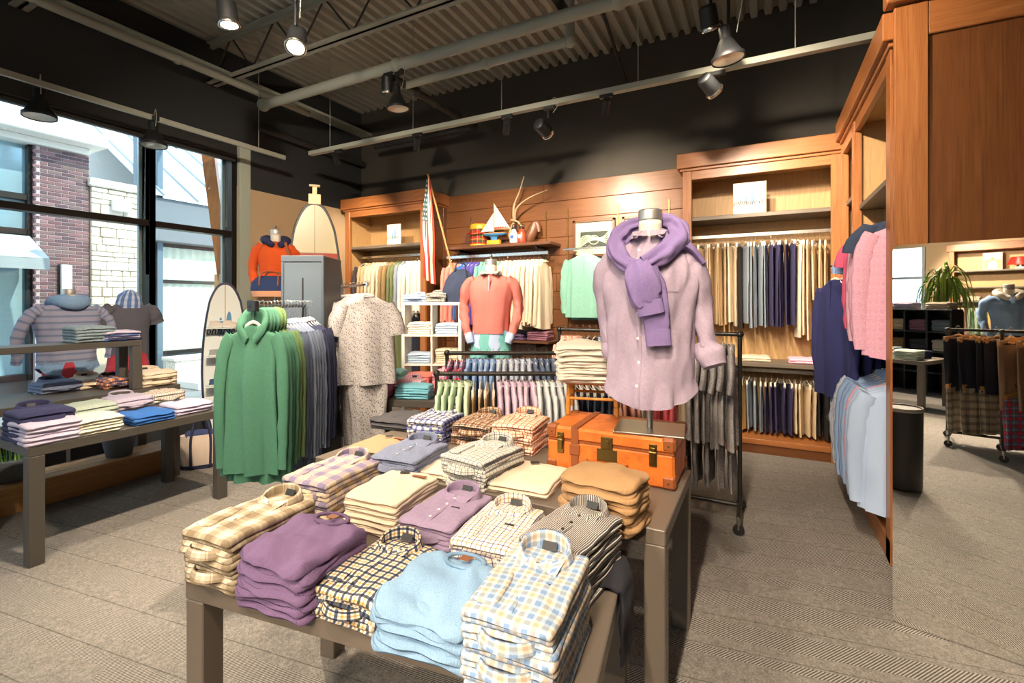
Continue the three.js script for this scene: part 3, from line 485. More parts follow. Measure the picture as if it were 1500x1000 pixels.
// ------------------------------------------------------------------ folded clothes
function foldSlab(W, L, T, seed, { drape = 0.02, lump = 0.006, rc = 0.02, nx = 14, nz = 16, wav = 0.006 } = {}) {
  const r = T / 2, na = 2 * nx + 12, per = [];
  // rounded-rectangle cross-section as (x fraction, side angle)
  for (let i = 0; i <= nx; i++) per.push([-1 + 2 * i / nx, 0, 1]);
  for (let i = 1; i <= 5; i++) per.push([1, i / 6 * Math.PI, 0]);
  for (let i = 0; i <= nx; i++) per.push([1 - 2 * i / nx, Math.PI, -1]);
  for (let i = 1; i <= 5; i++) per.push([-1, Math.PI + i / 6 * Math.PI, 0]);
  per.push([-1, 0, 1]);
  const n = per.length - 1;
  const g = grid(n, nz, (u, v) => {
    const q = per[Math.round(u * n)], s = 0.5 - 0.5 * Math.cos(v * Math.PI), z0 = (s * 0.7 + v * 0.3 - 0.5) * L, e = L / 2 - Math.abs(z0), k = Math.min(1, e / r), th = r * Math.sqrt(Math.max(0.0004, 1 - (1 - k) * (1 - k)));
    const kc = Math.min(1, e / rc), w = W / 2 - rc * (1 - Math.sqrt(Math.max(0, 1 - (1 - kc) * (1 - kc)))) - r;
    let x = q[0] * w, y = th * q[2];
    if (q[2] === 0) { x += Math.sign(q[0]) * th * Math.sin(q[1] - (q[0] < 0 ? Math.PI : 0)); y = th * Math.cos(q[1]); }
    const fx = x / (W / 2), fz = z0 / (L / 2);
    const up = 0.5 + 0.5 * y / r;
    const dx = wav * noise(z0 * 9, seed, 1), dz = wav * noise(x * 9, seed, 2);
    const sag = drape * (0.5 * fx ** 4 + 0.7 * fz ** 4);
    const lum = up * (lump * noise(x * 11, z0 * 11, seed) + lump * 0.5 * noise(x * 26, z0 * 26, seed + 3));
    const arc = q[2] >= 0 && q[1] < Math.PI ? x : W - x;
    return [x + dx, y + r - sag + lum, z0 + dz, arc, z0];
  }, true);
  return g;
}
function foldedGeo(W, L, T, seed, o = {}) {   // two or three layers of cloth, folded
  const k = o.leaves || 2, parts = [];
  for (let i = 0; i < k; i++) { const g = foldSlab(W - (i % 2) * 0.008, L - ((i + 1) % 2) * 0.008, T / k * 1.12, seed + i * 1.7, o); g.translate(0.003 * (i % 2), i * T / k, 0.006 * (i - 0.5)); parts.push(g); }
  return merge(parts);
}
function collarGeo(w, d, hb, hf, seed, lo = false) {   // standing band and turned-down leaf, opening towards +z
  const n = lo ? 16 : 28;
  const f = (th) => { const b = 0.5 + 0.5 * Math.cos(th); return hf + (hb - hf) * b; };
  const pt = [-1, 1].map((k) => grid(3, 3, (u, v) => { const x = k * (0.006 + u * w * 0.95), z = d * (1.0 + 0.12 * u) + v * (w * (0.25 + 0.75 * u)); return [x * (1 - 0.1 * v), Math.max(0.002, hf * (1.02 - 0.75 * v)) + 0.003, z - u * d * 0.55, x, z]; }));
  return mergeGeometries([...pt, grid(n, 7, (u, v) => {
    const th = (u - 0.5) * 2 * 2.72, h = f(th), tip = Math.pow(Math.abs(u - 0.5) * 2, 6), c = -Math.cos(th), s = Math.sin(th);
    let r, y;
    if (v < 0.45) { r = 1 + v * 0.05; y = h * v / 0.45; } else if (v < 0.6) { r = 1.06 + (v - 0.45) * 0.4; y = h * (1.0 + 0.02); } else { const k = (v - 0.6) / 0.4; r = 1.12 + k * 0.16 + tip * k * 0.28; y = h * (1.02 - k * (0.88 + tip * 0.2)); }
    return [s * w * r, Math.max(0.001, y), c * d * r + tip * (v > 0.6 ? (v - 0.6) / 0.4 : 0) * 0.03, u * w * 5, v * 0.1];
  })]);
}
const disc = new THREE.CylinderGeometry(0.0055, 0.0055, 0.003, 10);
const btnWhite = std(0xe9e4da, 0.35), btnDark = std(0x222226, 0.35), tagMat = std(0x22262c, 0.6), tagBrown = std(0x7a4a2c, 0.6);
const ORD = ['top of stack', 'second from top', 'third from top', 'fourth from top', 'fifth from top', 'sixth from top', 'seventh from top'];
// a stack; o: {kind: shirt|sweater|tee|pants, n, W, L, T, mat, desc, top: Vector3 (centre of the top surface), base, turn, flip, cuff, noun}
function stack(o) {
  const n = o.n || 3, es = o.es || 1, W = (o.W || 0.25) * es, L = (o.L || 0.33) * es, T = o.T || 0.035, lo = o.lo, at = o.at, out = [];
  for (let i = 0; i < n; i++) {   // from the table upwards
    const isTop = i === n - 1, flip = o.kind === 'shirt' && !isTop && (n - i) % 2 === 0 && !o.noflip, ord = n - 1 - i;
    const label = n === 1 ? o.desc : `${o.desc}, ${ORD[ord]}`;
    const seed = (o.seed || 1) * 7.3 + i * 2.1;
    const g = thing(o.noun, label, o.cat || o.noun.split('_').pop(), V(at.x + rr(-0.006, 0.006), o.base + 0.001 + i * T * 0.99, at.z + rr(-0.006, 0.006)), (o.turn || 0) + rr(-0.035, 0.035) + (flip ? Math.PI : 0));
    const res = lo ? { nx: 8, nz: 9 } : { nx: 16, nz: 18 };
    const drape = (o.drape ?? 0.012) * (0.4 + 0.6 * i / Math.max(1, n - 1)), lump = isTop ? (o.lump ?? 0.008) : 0.003;
    part(g, 'folded_body', foldedGeo(W, L, T, seed, { leaves: o.leaves || (lo ? 1 : 2), drape, lump, rc: o.rc ?? 0.02, wav: o.wav ?? 0.008, ...res }), o.mat);
    if (o.kind === 'shirt') {
      const show = isTop || flip; const top = T - (lo ? 0.004 : 0.003);
      if (show) {
        const cg = collarGeo(W * 0.27, W * 0.22, isTop ? (o.ch || 0.045) : Math.min(T * 0.95, 0.03), isTop ? 0.018 : Math.min(T * 0.8, 0.02), seed, lo);
        cg.translate(0, isTop ? top - 0.004 : 0.004, isTop ? -L * 0.33 : -L * 0.40); part(g, 'collar', cg, o.mat);
        if (isTop) {
          part(g, 'neck_label', (() => { const q = box(-0.022, 0, -0.012, 0.022, 0.002, 0.012, 0); q.rotateX(1.0); q.translate(0, top + 0.012, -L * 0.33 - W * 0.16); return q; })(), tagMat, 'black woven neck label');
          if (!o.plainfront) {
            part(g, 'placket', grid(3, 12, (u, v) => { const x = (u - 0.5) * 0.026, z = -L * 0.18 + v * L * 0.64; const fz = z / (L / 2); return [x, top + 0.0065 - drape * 0.7 * fz ** 4 + 0.5 * lump * noise(0, z * 11, seed) - (v > 0.97 ? 0.006 : 0) - Math.abs(u - 0.5) * 0.006, z, x, z]; }), o.mat);
            const nb = lo ? 0 : 4; for (let k = 0; k < nb; k++) { const b = part(g, 'button', disc, o.btn || btnWhite); const z = -L * 0.15 + k * L * 0.17; b.position.set(0, top + 0.0085 - drape * 0.7 * (z / (L / 2)) ** 4, z); }
          }
          if (o.cuff) part(g, 'cuff', (() => { const q = foldSlab(0.07, 0.15, 0.01, seed + 9, { drape: 0.003, lump: 0.002, nx: 8, nz: 8 }); q.rotateY(0.12); q.translate(-W * 0.28, top + 0.002 - drape * 0.15, L * 0.2); return q; })(), o.mat);
          if (o.tag) part(g, 'brand_tag', (() => { const q = box(-0.018, 0, -0.004, 0.018, 0.0015, 0.004, 0); q.translate(W * 0.05 + 0.035, top + 0.007, L * 0.06); return q; })(), tagMat, 'small black woven tag');
        }
      }
    } else if (isTop && o.kind === 'sweater' && o.neck) {
      const q = new THREE.TorusGeometry(0.066, 0.010, 8, 32); q.rotateX(Math.PI / 2); q.scale(1, 0.6, 0.6); q.translate(0.01, T - 0.002, -L * 0.34); part(g, 'ribbed_neckband', q, o.mat);
      part(g, 'neck_label', (() => { const b = box(-0.018, 0, -0.014, 0.018, 0.0015, 0.014, 0); b.translate(0.01, T + 0.003, -L * 0.36); return b; })(), tagBrown, 'brown leather neck label');
    } else if (isTop && o.kind === 'tee') {
      part(g, 'neck_label', (() => { const b = box(-0.022, 0, -0.014, 0.022, 0.002, 0.014, 0); b.rotateY(0.5); b.translate(-0.02, T + 0.007, -L * 0.36); return b; })(), tagMat, 'black woven neck label');
      if (o.patch) part(g, 'leather_patch', (() => { const b = box(-0.035, 0, -0.01, 0.035, 0.002, 0.01, 0); b.translate(0.07, T + 0.006, -L * 0.3); return b; })(), tagBrown, 'brown leather patch');
    }
    out.push(g);
  }
  return out;
}
const P = {   // fabrics
  beigePlaid: plaid(0xcbc0ac, [[0.25, 0.42, 0x8d7b60, 0.55], [0.75, 0.14, 0xf0e6d0, 0.6], [0.52, 0.03, 0x7b5c33, 0.4]], [[0.25, 0.42, 0x8d7b60, 0.5], [0.75, 0.14, 0xf0e6d0, 0.6]], 0.085),
  greyPlaid: plaid(0xcdbba6, [[0.25, 0.44, 0x7d7496, 0.6], [0.72, 0.06, 0xf0d890, 0.5]], [[0.25, 0.44, 0x8a7f9c, 0.5], [0.72, 0.06, 0xf0d890, 0.5]], 0.085),
  gingham: plaid(0xdcd5c8, [[0.25, 0.3, 0x2f3b55, 0.85], [0.75, 0.2, 0xb7853f, 0.55]], [[0.25, 0.3, 0x2f3b55, 0.85], [0.75, 0.2, 0xb7853f, 0.55]], 0.03),
  bluePlaid: plaid(0xcfccca, [[0.22, 0.34, 0x7494ba, 0.6], [0.7, 0.26, 0xb09a80, 0.5]], [[0.22, 0.34, 0x7494ba, 0.55], [0.7, 0.26, 0xb09a80, 0.45]], 0.044),
  whiteGrid: plaid(0xdad4ca, [[0.2, 0.1, 0x4a4a74, 0.8], [0.7, 0.1, 0x9a7038, 0.7]], [[0.2, 0.1, 0x4a4a74, 0.8], [0.7, 0.1, 0x9a7038, 0.7]], 0.036),
  stripe: plaid(0xeee7da, [[0.25, 0.4, 0x39393f, 0.85], [0.75, 0.4, 0x39393f, 0.85]], [], 0.013),
  greyGrid: plaid(0xc9c8c0, [[0.2, 0.12, 0x3f434c, 0.75], [0.6, 0.08, 0x6a6e76, 0.6]], [[0.2, 0.12, 0x3f434c, 0.75], [0.6, 0.08, 0x6a6e76, 0.6]], 0.026),
  blueGing: plaid(0xe3dcc2, [[0.25, 0.42, 0x454f8d, 0.75]], [[0.25, 0.42, 0x454f8d, 0.75]], 0.04),
  brownPlaid: plaid(0xd3b493, [[0.25, 0.4, 0x6b4632, 0.7], [0.7, 0.12, 0x30364d, 0.6]], [[0.25, 0.4, 0x6b4632, 0.65], [0.7, 0.12, 0x30364d, 0.6]], 0.042),
  peachPlaid: plaid(0xe6ccb6, [[0.25, 0.16, 0x98402c, 0.8], [0.7, 0.1, 0xd58b62, 0.6]], [[0.25, 0.16, 0x98402c, 0.8], [0.7, 0.1, 0xd58b62, 0.6]], 0.035),
  orangePlaid: plaid(0xc47a52, [[0.25, 0.4, 0x3a3f5c, 0.7], [0.7, 0.08, 0xf0ddc0, 0.7]], [[0.25, 0.4, 0x3a3f5c, 0.7], [0.7, 0.08, 0xf0ddc0, 0.6]], 0.07),
  darkStripe: plaid(0xd8c8b4, [[0.3, 0.45, 0x352f3c, 0.9]], [[0.5, 0.1, 0xa06a4a, 0.4]], 0.03),
  pinkGing: plaid(0xf6e4ea, [[0.25, 0.4, 0xe389a8, 0.6]], [[0.25, 0.4, 0xe389a8, 0.6]], 0.02),
  purple: knit(0x785f86), skyblue: knit(0x8aaed0), camel: knit(0xa8845c), lavknit: knit(0x8673a6), oatmeal: knit(0xcfc6b8), charcoalknit: knit(0x45464c),
  cream: cloth(0xd6c6b0), lavender: heather(0x92809c, 0.14), slate: heather(0x77809a, 0.25), charcoal: cloth(0x48474c), tan: cloth(0xa48a6c), lilac: heather(0xb9b1c8, 0.15), mint: heather(0xb4c1b4, 0.2), navy: cloth(0x2c2d52), royal: heather(0x2c61a8, 0.25), tealgrey: heather(0x7c8c93, 0.35),
  floralCream: speckle(0xd8d5c4, [0x9aa86f, 0x7b8aa0, 0xcdb16b], 0.1, 4, 60), aqua: cloth(0x8fd0cf), pink: cloth(0xe6a9c0), coral: cloth(0xea8c80), paleblue: heather(0xb5c8de, 0.15), offwhite: cloth(0xe9e4da), mauve: cloth(0x9a6a7e), magenta: cloth(0xd78fbd), turquoise: cloth(0x78bccf),
};
const ft = (px, py, h) => onY(px, py, h);
const S = (noun, desc, kind, mat, n, px, py, base, T, o = {}) => stack({ noun, desc, kind, mat, n, T, base, at: onY(px, py, base + n * T), seed: px * 0.13 + py * 0.07, turn: fa * 0.6, es: base === RT ? 1.16 : 1.05, ...o });
// front table, nearest row
S('folded_shirt', 'beige and cream plaid folded shirt at the front table corner', 'shirt', P.beigePlaid, 5, 372, 748, FT, 0.038, { W: 0.235, L: 0.36, cuff: 1 });
S('folded_sweater', 'purple knit folded sweater on the front table', 'sweater', P.purple, 4, 447, 778, FT, 0.047, { W: 0.30, L: 0.30, drape: 0.042, lump: 0.026, rc: 0.05, wav: 0.026, neck: 1 });
S('folded_shirt', 'navy and tan gingham folded shirt between purple and blue sweaters', 'shirt', P.gingham, 3, 556, 822, FT, 0.036, { W: 0.235, L: 0.33, cuff: 1, drape: 0.02 });
S('folded_sweater', 'light blue knit folded sweater on the front table', 'sweater', P.skyblue, 3, 650, 846, FT, 0.045, { W: 0.31, L: 0.31, drape: 0.036, lump: 0.022, rc: 0.05, wav: 0.024, neck: 1 });
S('folded_shirt', 'blue and tan plaid folded shirt at the front table end', 'shirt', P.bluePlaid, 6, 777, 845, FT, 0.036, { W: 0.235, L: 0.35, cuff: 1, tag: 1, ch: 0.055 });
// front table, second row
S('folded_shirt', 'purple grey and tan plaid folded shirt behind the beige plaid stack', 'shirt', P.greyPlaid, 4, 489, 682, FT, 0.042, { W: 0.25, L: 0.35, cuff: 1, es: 1.1 });
S('folded_tee', 'cream cotton folded tee beside the lavender shirts', 'tee', P.cream, 6, 575, 708, FT, 0.026, { W: 0.26, L: 0.32, cat: 'tee shirt', patch: 1, drape: 0.01 });
S('folded_shirt', 'lavender folded shirt with white buttons on the front table', 'shirt', P.lavender, 4, 655, 738, FT, 0.035, { W: 0.235, L: 0.33, tag: 1 });
S('folded_shirt', 'white folded shirt with a fine purple and gold grid', 'shirt', P.whiteGrid, 4, 733, 762, FT, 0.036, { W: 0.235, L: 0.34, cuff: 1, tag: 1 });
S('folded_shirt', 'black and white pinstripe folded shirt with dark buttons', 'shirt', P.stripe, 6, 838, 765, FT, 0.032, { W: 0.225, L: 0.33, btn: btnDark, turn: -0.12 });
// higher table
S('folded_trousers', 'tan folded trousers with a leather patch on the table edge', 'tee', P.tan, 1, 556, 648, RT, 0.025, { W: 0.24, L: 0.26, patch: 1, cat: 'trousers' });
S('folded_shirt', 'slate blue folded shirt with an open collar', 'shirt', P.slate, 3, 603, 655, RT, 0.034, { W: 0.24, L: 0.3 });
S('folded_tee', 'small cream folded tee between slate and grey grid shirts', 'tee', P.cream, 2, 655, 676, RT, 0.022, { W: 0.22, L: 0.26, cat: 'tee shirt' });
S('folded_shirt', 'grey and black grid folded shirt on the higher table', 'shirt', P.greyGrid, 4, 708, 656, RT, 0.035, { W: 0.24, L: 0.3, cuff: 1, turn: -0.15 });
S('folded_tee', 'cream folded tee beside the camel sweaters', 'tee', P.cream, 2, 775, 692, RT, 0.024, { W: 0.26, L: 0.3, cat: 'tee shirt' });
S('folded_sweater', 'camel brown knit folded sweater before the suitcase', 'sweater', P.camel, 5, 885, 688, RT, 0.04, { W: 0.27, L: 0.2, drape: 0.022, lump: 0.016, rc: 0.045, wav: 0.02, turn: -0.1 });
S('folded_trousers', 'charcoal grey folded trousers at the back of the table', 'pants', P.charcoal, 2, 588, 608, RT, 0.035, { W: 0.29, L: 0.26, lump: 0.02, cat: 'trousers' });
S('folded_shirt', 'blue and cream gingham folded shirt at the back of the table', 'shirt', P.blueGing, 4, 641, 607, RT, 0.034, { W: 0.24, L: 0.28, cuff: 1 });
S('folded_shirt', 'brown and navy plaid folded shirt at the back of the table', 'shirt', P.brownPlaid, 4, 705, 612, RT, 0.034, { W: 0.23, L: 0.28, cuff: 1 });
S('folded_shirt', 'peach grid folded shirt next to the suitcase', 'shirt', P.peachPlaid, 5, 764, 612, RT, 0.034, { W: 0.23, L: 0.28, cuff: 1 });
// window tables
const lt = (noun, desc, kind, mat, n, px, py, base, T0 = 0.024, o = {}) => { const T = T0 * 1.25, at = onY(px, py - 4, base + n * T); if (base === LT) { at.x = Math.min(at.x, -4.16); at.z = Math.min(at.z, -1.37); } else if (base === LT2) { at.x = Math.max(-5.5, Math.min(at.x, -5.09)); at.z = Math.max(-2.45, Math.min(at.z, -1.15)); } else { at.x = -5.14; at.z = Math.max(-2.16, Math.min(at.z, -1.05)); } S(noun, desc, kind, mat, n, px, py, base, T, { at, W: 0.27, L: 0.29, lo: 1, turn: Math.PI / 2, plainfront: 1, drape: 0.012, lump: 0.012, leaves: 1, ...o }); };
lt('folded_tee', 'pale lilac folded tee at the edge of the window table', 'tee', P.lilac, 5, 92, 628, LT, 0.022, { cat: 'tee shirt' });
lt('folded_shorts', 'cream floral folded shorts on the window table', 'pants', P.floralCream, 5, 160, 618, LT, 0.018, { cat: 'shorts' });
lt('folded_tee', 'royal blue folded tee on the window table edge', 'tee', P.royal, 3, 216, 606, LT, 0.02, { cat: 'tee shirt' });
lt('folded_tee', 'white lilac folded tee at the far end of the window table', 'tee', P.lilac, 3, 272, 592, LT, 0.022, { cat: 'tee shirt' });
lt('folded_polo', 'navy folded polo on the window table', 'shirt', P.navy, 6, 28, 606, LT, 0.026, { cat: 'polo shirt' });
lt('folded_tee', 'mint grey folded tee in the middle of the window table', 'tee', P.mint, 3, 130, 594, LT, 0.026, { cat: 'tee shirt' });
lt('folded_polo', 'lilac folded polo in the middle of the window table', 'shirt', P.lilac, 3, 186, 584, LT, 0.026, { cat: 'polo shirt' });
lt('folded_polo', 'cream grid folded polo in the middle of the window table', 'shirt', P.whiteGrid, 3, 236, 576, LT, 0.024, { cat: 'polo shirt' });
lt('folded_shorts', 'dark striped folded shorts on the window table', 'pants', P.darkStripe, 3, 62, 580, LT, 0.03, { cat: 'shorts' });
lt('folded_polo', 'grey folded polo beside the dark striped shorts', 'shirt', P.tealgrey, 3, 112, 573, LT, 0.03, { cat: 'polo shirt' });
lt('folded_polo', 'blue grey folded polo on the second window table', 'shirt', P.slate, 3, 50, 556, LT2, 0.024, { cat: 'polo shirt' });
lt('folded_shirt', 'pale peach folded shirt before the red shorts', 'shirt', P.cream, 3, 108, 552, LT2, 0.024);
lt('folded_shirt', 'orange and navy plaid folded shirt on the second window table', 'shirt', P.orangePlaid, 3, 170, 556, LT2, 0.024);
lt('folded_shirt', 'beige folded shirt at the end of the second window table', 'shirt', P.cream, 5, 228, 546, LT2, 0.022);
lt('folded_jeans', 'grey teal folded jeans on the riser bench', 'pants', P.tealgrey, 5, 62, 478, RIS, 0.022, { cat: 'jeans' });
lt('folded_tee', 'bright blue folded tee on the riser bench', 'tee', P.royal, 3, 128, 486, RIS, 0.02, { cat: 'tee shirt' });
lt('folded_tee', 'lilac grey folded tee at the end of the riser bench', 'tee', P.lilac, 4, 180, 484, RIS, 0.018, { cat: 'tee shirt' });
lt('folded_jeans', 'navy folded jeans at the start of the riser bench', 'pants', P.navy, 3, 8, 480, RIS, 0.022, { cat: 'jeans' });

// ------------------------------------------------------------------ hanging clothes
const hookG = tubeOf([V(0, -0.075, 0), V(0, -0.03, 0), V(0.004, -0.012, 0), V(0.022, 0.0, 0), V(0.022, 0.016, 0), V(0.0, 0.024, 0), V(-0.018, 0.012, 0)], 0.0025, 14, 5);
const barG = limb([V(-0.18, -0.162, 0), V(-0.1, -0.122, 0), V(0, -0.078, 0), V(0.1, -0.122, 0), V(0.18, -0.162, 0)], [[0.011, 0.008], [0.009, 0.007], [0.011, 0.008]], 8, 12, { wr: 0 });
const clipBarG = merge([cyl(V(-0.17, -0.1, 0), V(0.17, -0.1, 0), 0.004, 6), box(-0.165, -0.135, -0.014, -0.125, -0.085, 0.014, 0.002), box(0.125, -0.135, -0.014, 0.165, -0.085, 0.014, 0.002), limb([V(-0.15, -0.095, 0), V(-0.06, -0.082, 0), V(0, -0.066, 0), V(0.06, -0.082, 0), V(0.15, -0.095, 0)], [[0.01, 0.007], [0.01, 0.007]], 6, 10, { wr: 0 })]);
const hangCache = new Map();
function hangGeo(kind, v) {
  const key = kind + v; if (hangCache.has(key)) return hangCache.get(key);
  const s = v * 5.7 + kind.length, ph = v * 1.3; let out = {};
  if (kind === 'pants' || kind === 'shorts') {
    const L = kind === 'pants' ? 0.95 : 0.5;
    out.leg_panel = loft([[-0.125, 0.17, 0.018, 0, 0, 0], [-0.17, 0.175, 0.02, 0, 0, 0.002], [-0.125 - L * 0.35, 0.165, 0.026, 0.005, 0, 0.006], [-0.125 - L * 0.7, 0.145, 0.026, 0.012, 0, 0.008], [-0.125 - L, 0.135, 0.022, 0.015, 0.004, 0.008]], 26, 14, { folds: 4, phase: ph, seed: s, wr: 0.006, cap: true }).geo;
    out.waistband = loft([[-0.12, 0.174, 0.021, 0, 0, 0], [-0.14, 0.176, 0.0225, 0, 0, 0.001], [-0.16, 0.178, 0.023, 0, 0, 0.001]], 26, 3, { folds: 4, phase: ph, seed: s, wr: 0.001 }).geo;
  } else {
    const L = kind === 'tee' ? 0.66 : kind === 'hoodie' ? 0.72 : 0.74, w = kind === 'hoodie' ? 0.205 : kind === 'zip' ? 0.215 : 0.232, t = kind === 'hoodie' ? 0.055 : 0.048, fo = kind === 'hoodie' ? 1.7 : 1, sx0 = kind === 'hoodie' ? 0.018 : 0;
    out.body = loft([[-0.098, 0.06, 0.032, 0, 0, 0], [-0.108, 0.085, 0.036, 0, 0, 0], [-0.128, 0.14, 0.037, 0, 0, 0], [-0.155, Math.min(0.195, w), 0.038, 0, 0, 0.001], [-0.2, w - 0.012, 0.04, 0, 0, 0.003], [-0.34, w - 0.008, t, 0, 0, 0.008 * fo], [-0.52, w, t, 0, 0, 0.013 * fo], [-0.1 - L, w + 0.01, t + 0.002, 0, 0, 0.017 * fo]], 30, 18, { folds: 5 + (v % 2), phase: ph, seed: s, wr: 0.008, hem: kind === 'shirt' ? (a, q) => q > 0.9 ? (q - 0.9) * 5 * 0.03 * (Math.cos(2 * a) + 0.4) : 0 : null }).geo;
    const sl = kind === 'tee' ? 0.22 : 0.62;
    for (const d of [-1, 1]) out[d < 0 ? 'sleeve' : 'sleeve '] = limb([V(d * 0.185, -0.155, 0), V(d * (0.225 + sx0), -0.24, 0.004 + sx0), V(d * (0.25 + sx0), -0.18 - sl * 0.5, 0.01 + sx0 * 2 + 0.01 * noise(v, d)), V(d * ((kind === 'tee' ? 0.262 : 0.245) + sx0), -0.17 - sl, 0.012 * d + sx0 * 2)], kind === 'tee' ? [[0.05, 0.035], [0.062, 0.035], [0.07, 0.032]] : [[0.05, 0.035], [0.052, 0.032], [0.045, 0.03], [0.038, 0.026]], 10, kind === 'tee' ? 6 : 14, { wr: 0.01, seed: s + d, folds: kind === 'tee' ? 0 : 0.0025, cap: true });
    if (kind === 'shirt') { const c = collarGeo(0.062, 0.034, 0.04, 0.03, s, true); c.translate(0, -0.108, 0); out.collar = c; }
    else if (kind === 'hoodie') out.hood = merge([limb([V(-0.03, -0.17, 0.05), V(-0.1, -0.105, 0.03), V(-0.07, -0.06, -0.05), V(0.07, -0.06, -0.05), V(0.1, -0.105, 0.03), V(0.03, -0.17, 0.055)], [[0.022, 0.016], [0.032, 0.02], [0.045, 0.03], [0.032, 0.02], [0.022, 0.016]], 10, 22, { wr: 0.006, seed: s }), foldSlab(0.2, 0.08, 0.05, s, { drape: 0.03, lump: 0.01, rc: 0.03, nx: 8, nz: 8 }).translate(0, -0.14, -0.06)]);
    else { const c = new THREE.TorusGeometry(0.06, 0.011, 6, 20); c.rotateX(Math.PI / 2); c.scale(1, 1, 0.6); c.translate(0, -0.1, 0); out.neckband = c; }
    if (kind === 'zip') out.zip = box(-0.004, -0.3, 0.044, 0.004, -0.11, 0.05, 0);
  }
  hangCache.set(key, out); return out;
}
const hangNames = { shirt: 'hanging_shirt', tee: 'hanging_tee', hoodie: 'hanging_hoodie', pants: 'hanging_trousers', shorts: 'hanging_shorts', sweater: 'hanging_sweater', zip: 'hanging_pullover' };
const hangCat = { shirt: 'shirt', tee: 'tee shirt', hoodie: 'hoodie', pants: 'trousers', shorts: 'shorts', sweater: 'sweater', zip: 'pullover' };
function hang(kind, mat, v, label, pos, turn, group, scale = [1, 1, 1], hm = M.hanger) {
  const t = thing(hangNames[kind], label, hangCat[kind], pos, turn, group), G = hangGeo(kind, v);
  for (const k of Object.keys(G)) part(t, k.trim(), G[k], mat);
  const h = part(t, 'hanger', kind === 'pants' || kind === 'shorts' ? clipBarG : barG, hm); part(h, 'hook', hookG, M.chrome);
  t.scale.set(...scale); return t;
}
// a row along a rail; list: [kind, material, count, description]; hanger axis across the rail
function hangRow(a, b, list, where, { sy = 1, sx = 1, jit = 0.05, lean = 0, hm = M.hanger, drop = 0.0, step = null } = {}) {
  const n = list.reduce((k, q) => k + q[2], 0), d = b.clone().sub(a), len = d.length(), sp = len / Math.max(1, n - 1), turn = Math.atan2(d.x, d.z); let i = 0;
  for (const [kind, mat, cnt, desc, osy] of list) for (let k = 0; k < cnt; k++, i++) {
    const p = a.clone().addScaledVector(d, n > 1 ? i / (n - 1) : 0); p.y -= drop;
    const tz = Math.min(1.2, sp / 0.085);
    hang(kind, mat, i % 4, `${desc} ${where}`, p, turn + rr(-jit, jit) + lean, cnt > 1 ? `${desc} ${where}` : undefined, [sx * rr(0.97, 1.03), (osy || 1) * sy * rr(0.955, 1.03), Math.max(0.3, tz)], hm);
  }
}
Object.assign(P, {
  darkgarment: cloth(0x3d3236), tanshirt: cloth(0xb39a78), beigeshirt: cloth(0xcbbba4), olive: cloth(0x6b7550), brownjk: cloth(0x8d7550), white: cloth(0xe8e3dc), camo: speckle(0x5f6650, [0x2e3326, 0x8c8f76, 0x3f4a5c], 0.15, 8, 60),
  teal: cloth(0x7fbfb2), violet: cloth(0x5c53a8), blue: cloth(0x3666b0), creamsh: cloth(0xe6d8c2), khaki: cloth(0xcbb189), darkbrown: cloth(0x3c332e), bluegrey: cloth(0x8b98a5), navypants: cloth(0x37325c), ivory: cloth(0xeadcc4), stonep: cloth(0xd8c4a4), black: cloth(0x232127), golden: cloth(0xd0a866),
  floral: speckle(0xb6b2b2, [0x3c3a52, 0x5a5460, 0x2a2e46, 0x80705e], 0.11, 12, 110), floralBlue: speckle(0xb4bccc, [0x4d5f8c, 0x6a7498, 0xe0e2e8], 0.14, 13, 80), greyprint: speckle(0x9c9797, [0x6a666c, 0xc4c0bc, 0x5a5860], 0.09, 14, 110),
  green: heather(0x457862, 0.12), green2: heather(0x607a4e, 0.12), slatep: heather(0x75829a, 0.2), slated: heather(0x5c6a84, 0.2), navyp: cloth(0x343a58), sage: cloth(0xa9bfa4), sagelight: cloth(0xbccbb4), lavsh: cloth(0xc6b0c4), greysh: cloth(0xc3c8cc), navydenim: cloth(0x39465e), peach: cloth(0xf0b6a4), hotcoral: cloth(0xf07078), navypull: cloth(0x2b2f62), pinkpale: cloth(0xd6a4b8), pinkhot: cloth(0xcc5575), pinkwhite: speckle(0xdca6bc, [0xf4e4ea, 0xc87a98], 0.05, 16, 50), bluepale: cloth(0x8aa6d0), bluewhite: cloth(0xadc2e2), taupe: cloth(0x9c7f66), inkblue: cloth(0x262a3a), mutedPlaid: plaid(0xb4a894, [[0.25, 0.4, 0x6e6a60, 0.6]], [[0.25, 0.4, 0x6e6a60, 0.6]], 0.08), redPlaid: plaid(0x5f78a0, [[0.25, 0.35, 0xb04055, 0.7], [0.7, 0.06, 0xe8e0d0, 0.6]], [[0.25, 0.35, 0xb04055, 0.7], [0.7, 0.06, 0xe8e0d0, 0.6]], 0.07), deepsage: cloth(0x7f9c7f), seafoam: heather(0x8cc3b4, 0.12), aquash: cloth(0x6fb0b0),
});
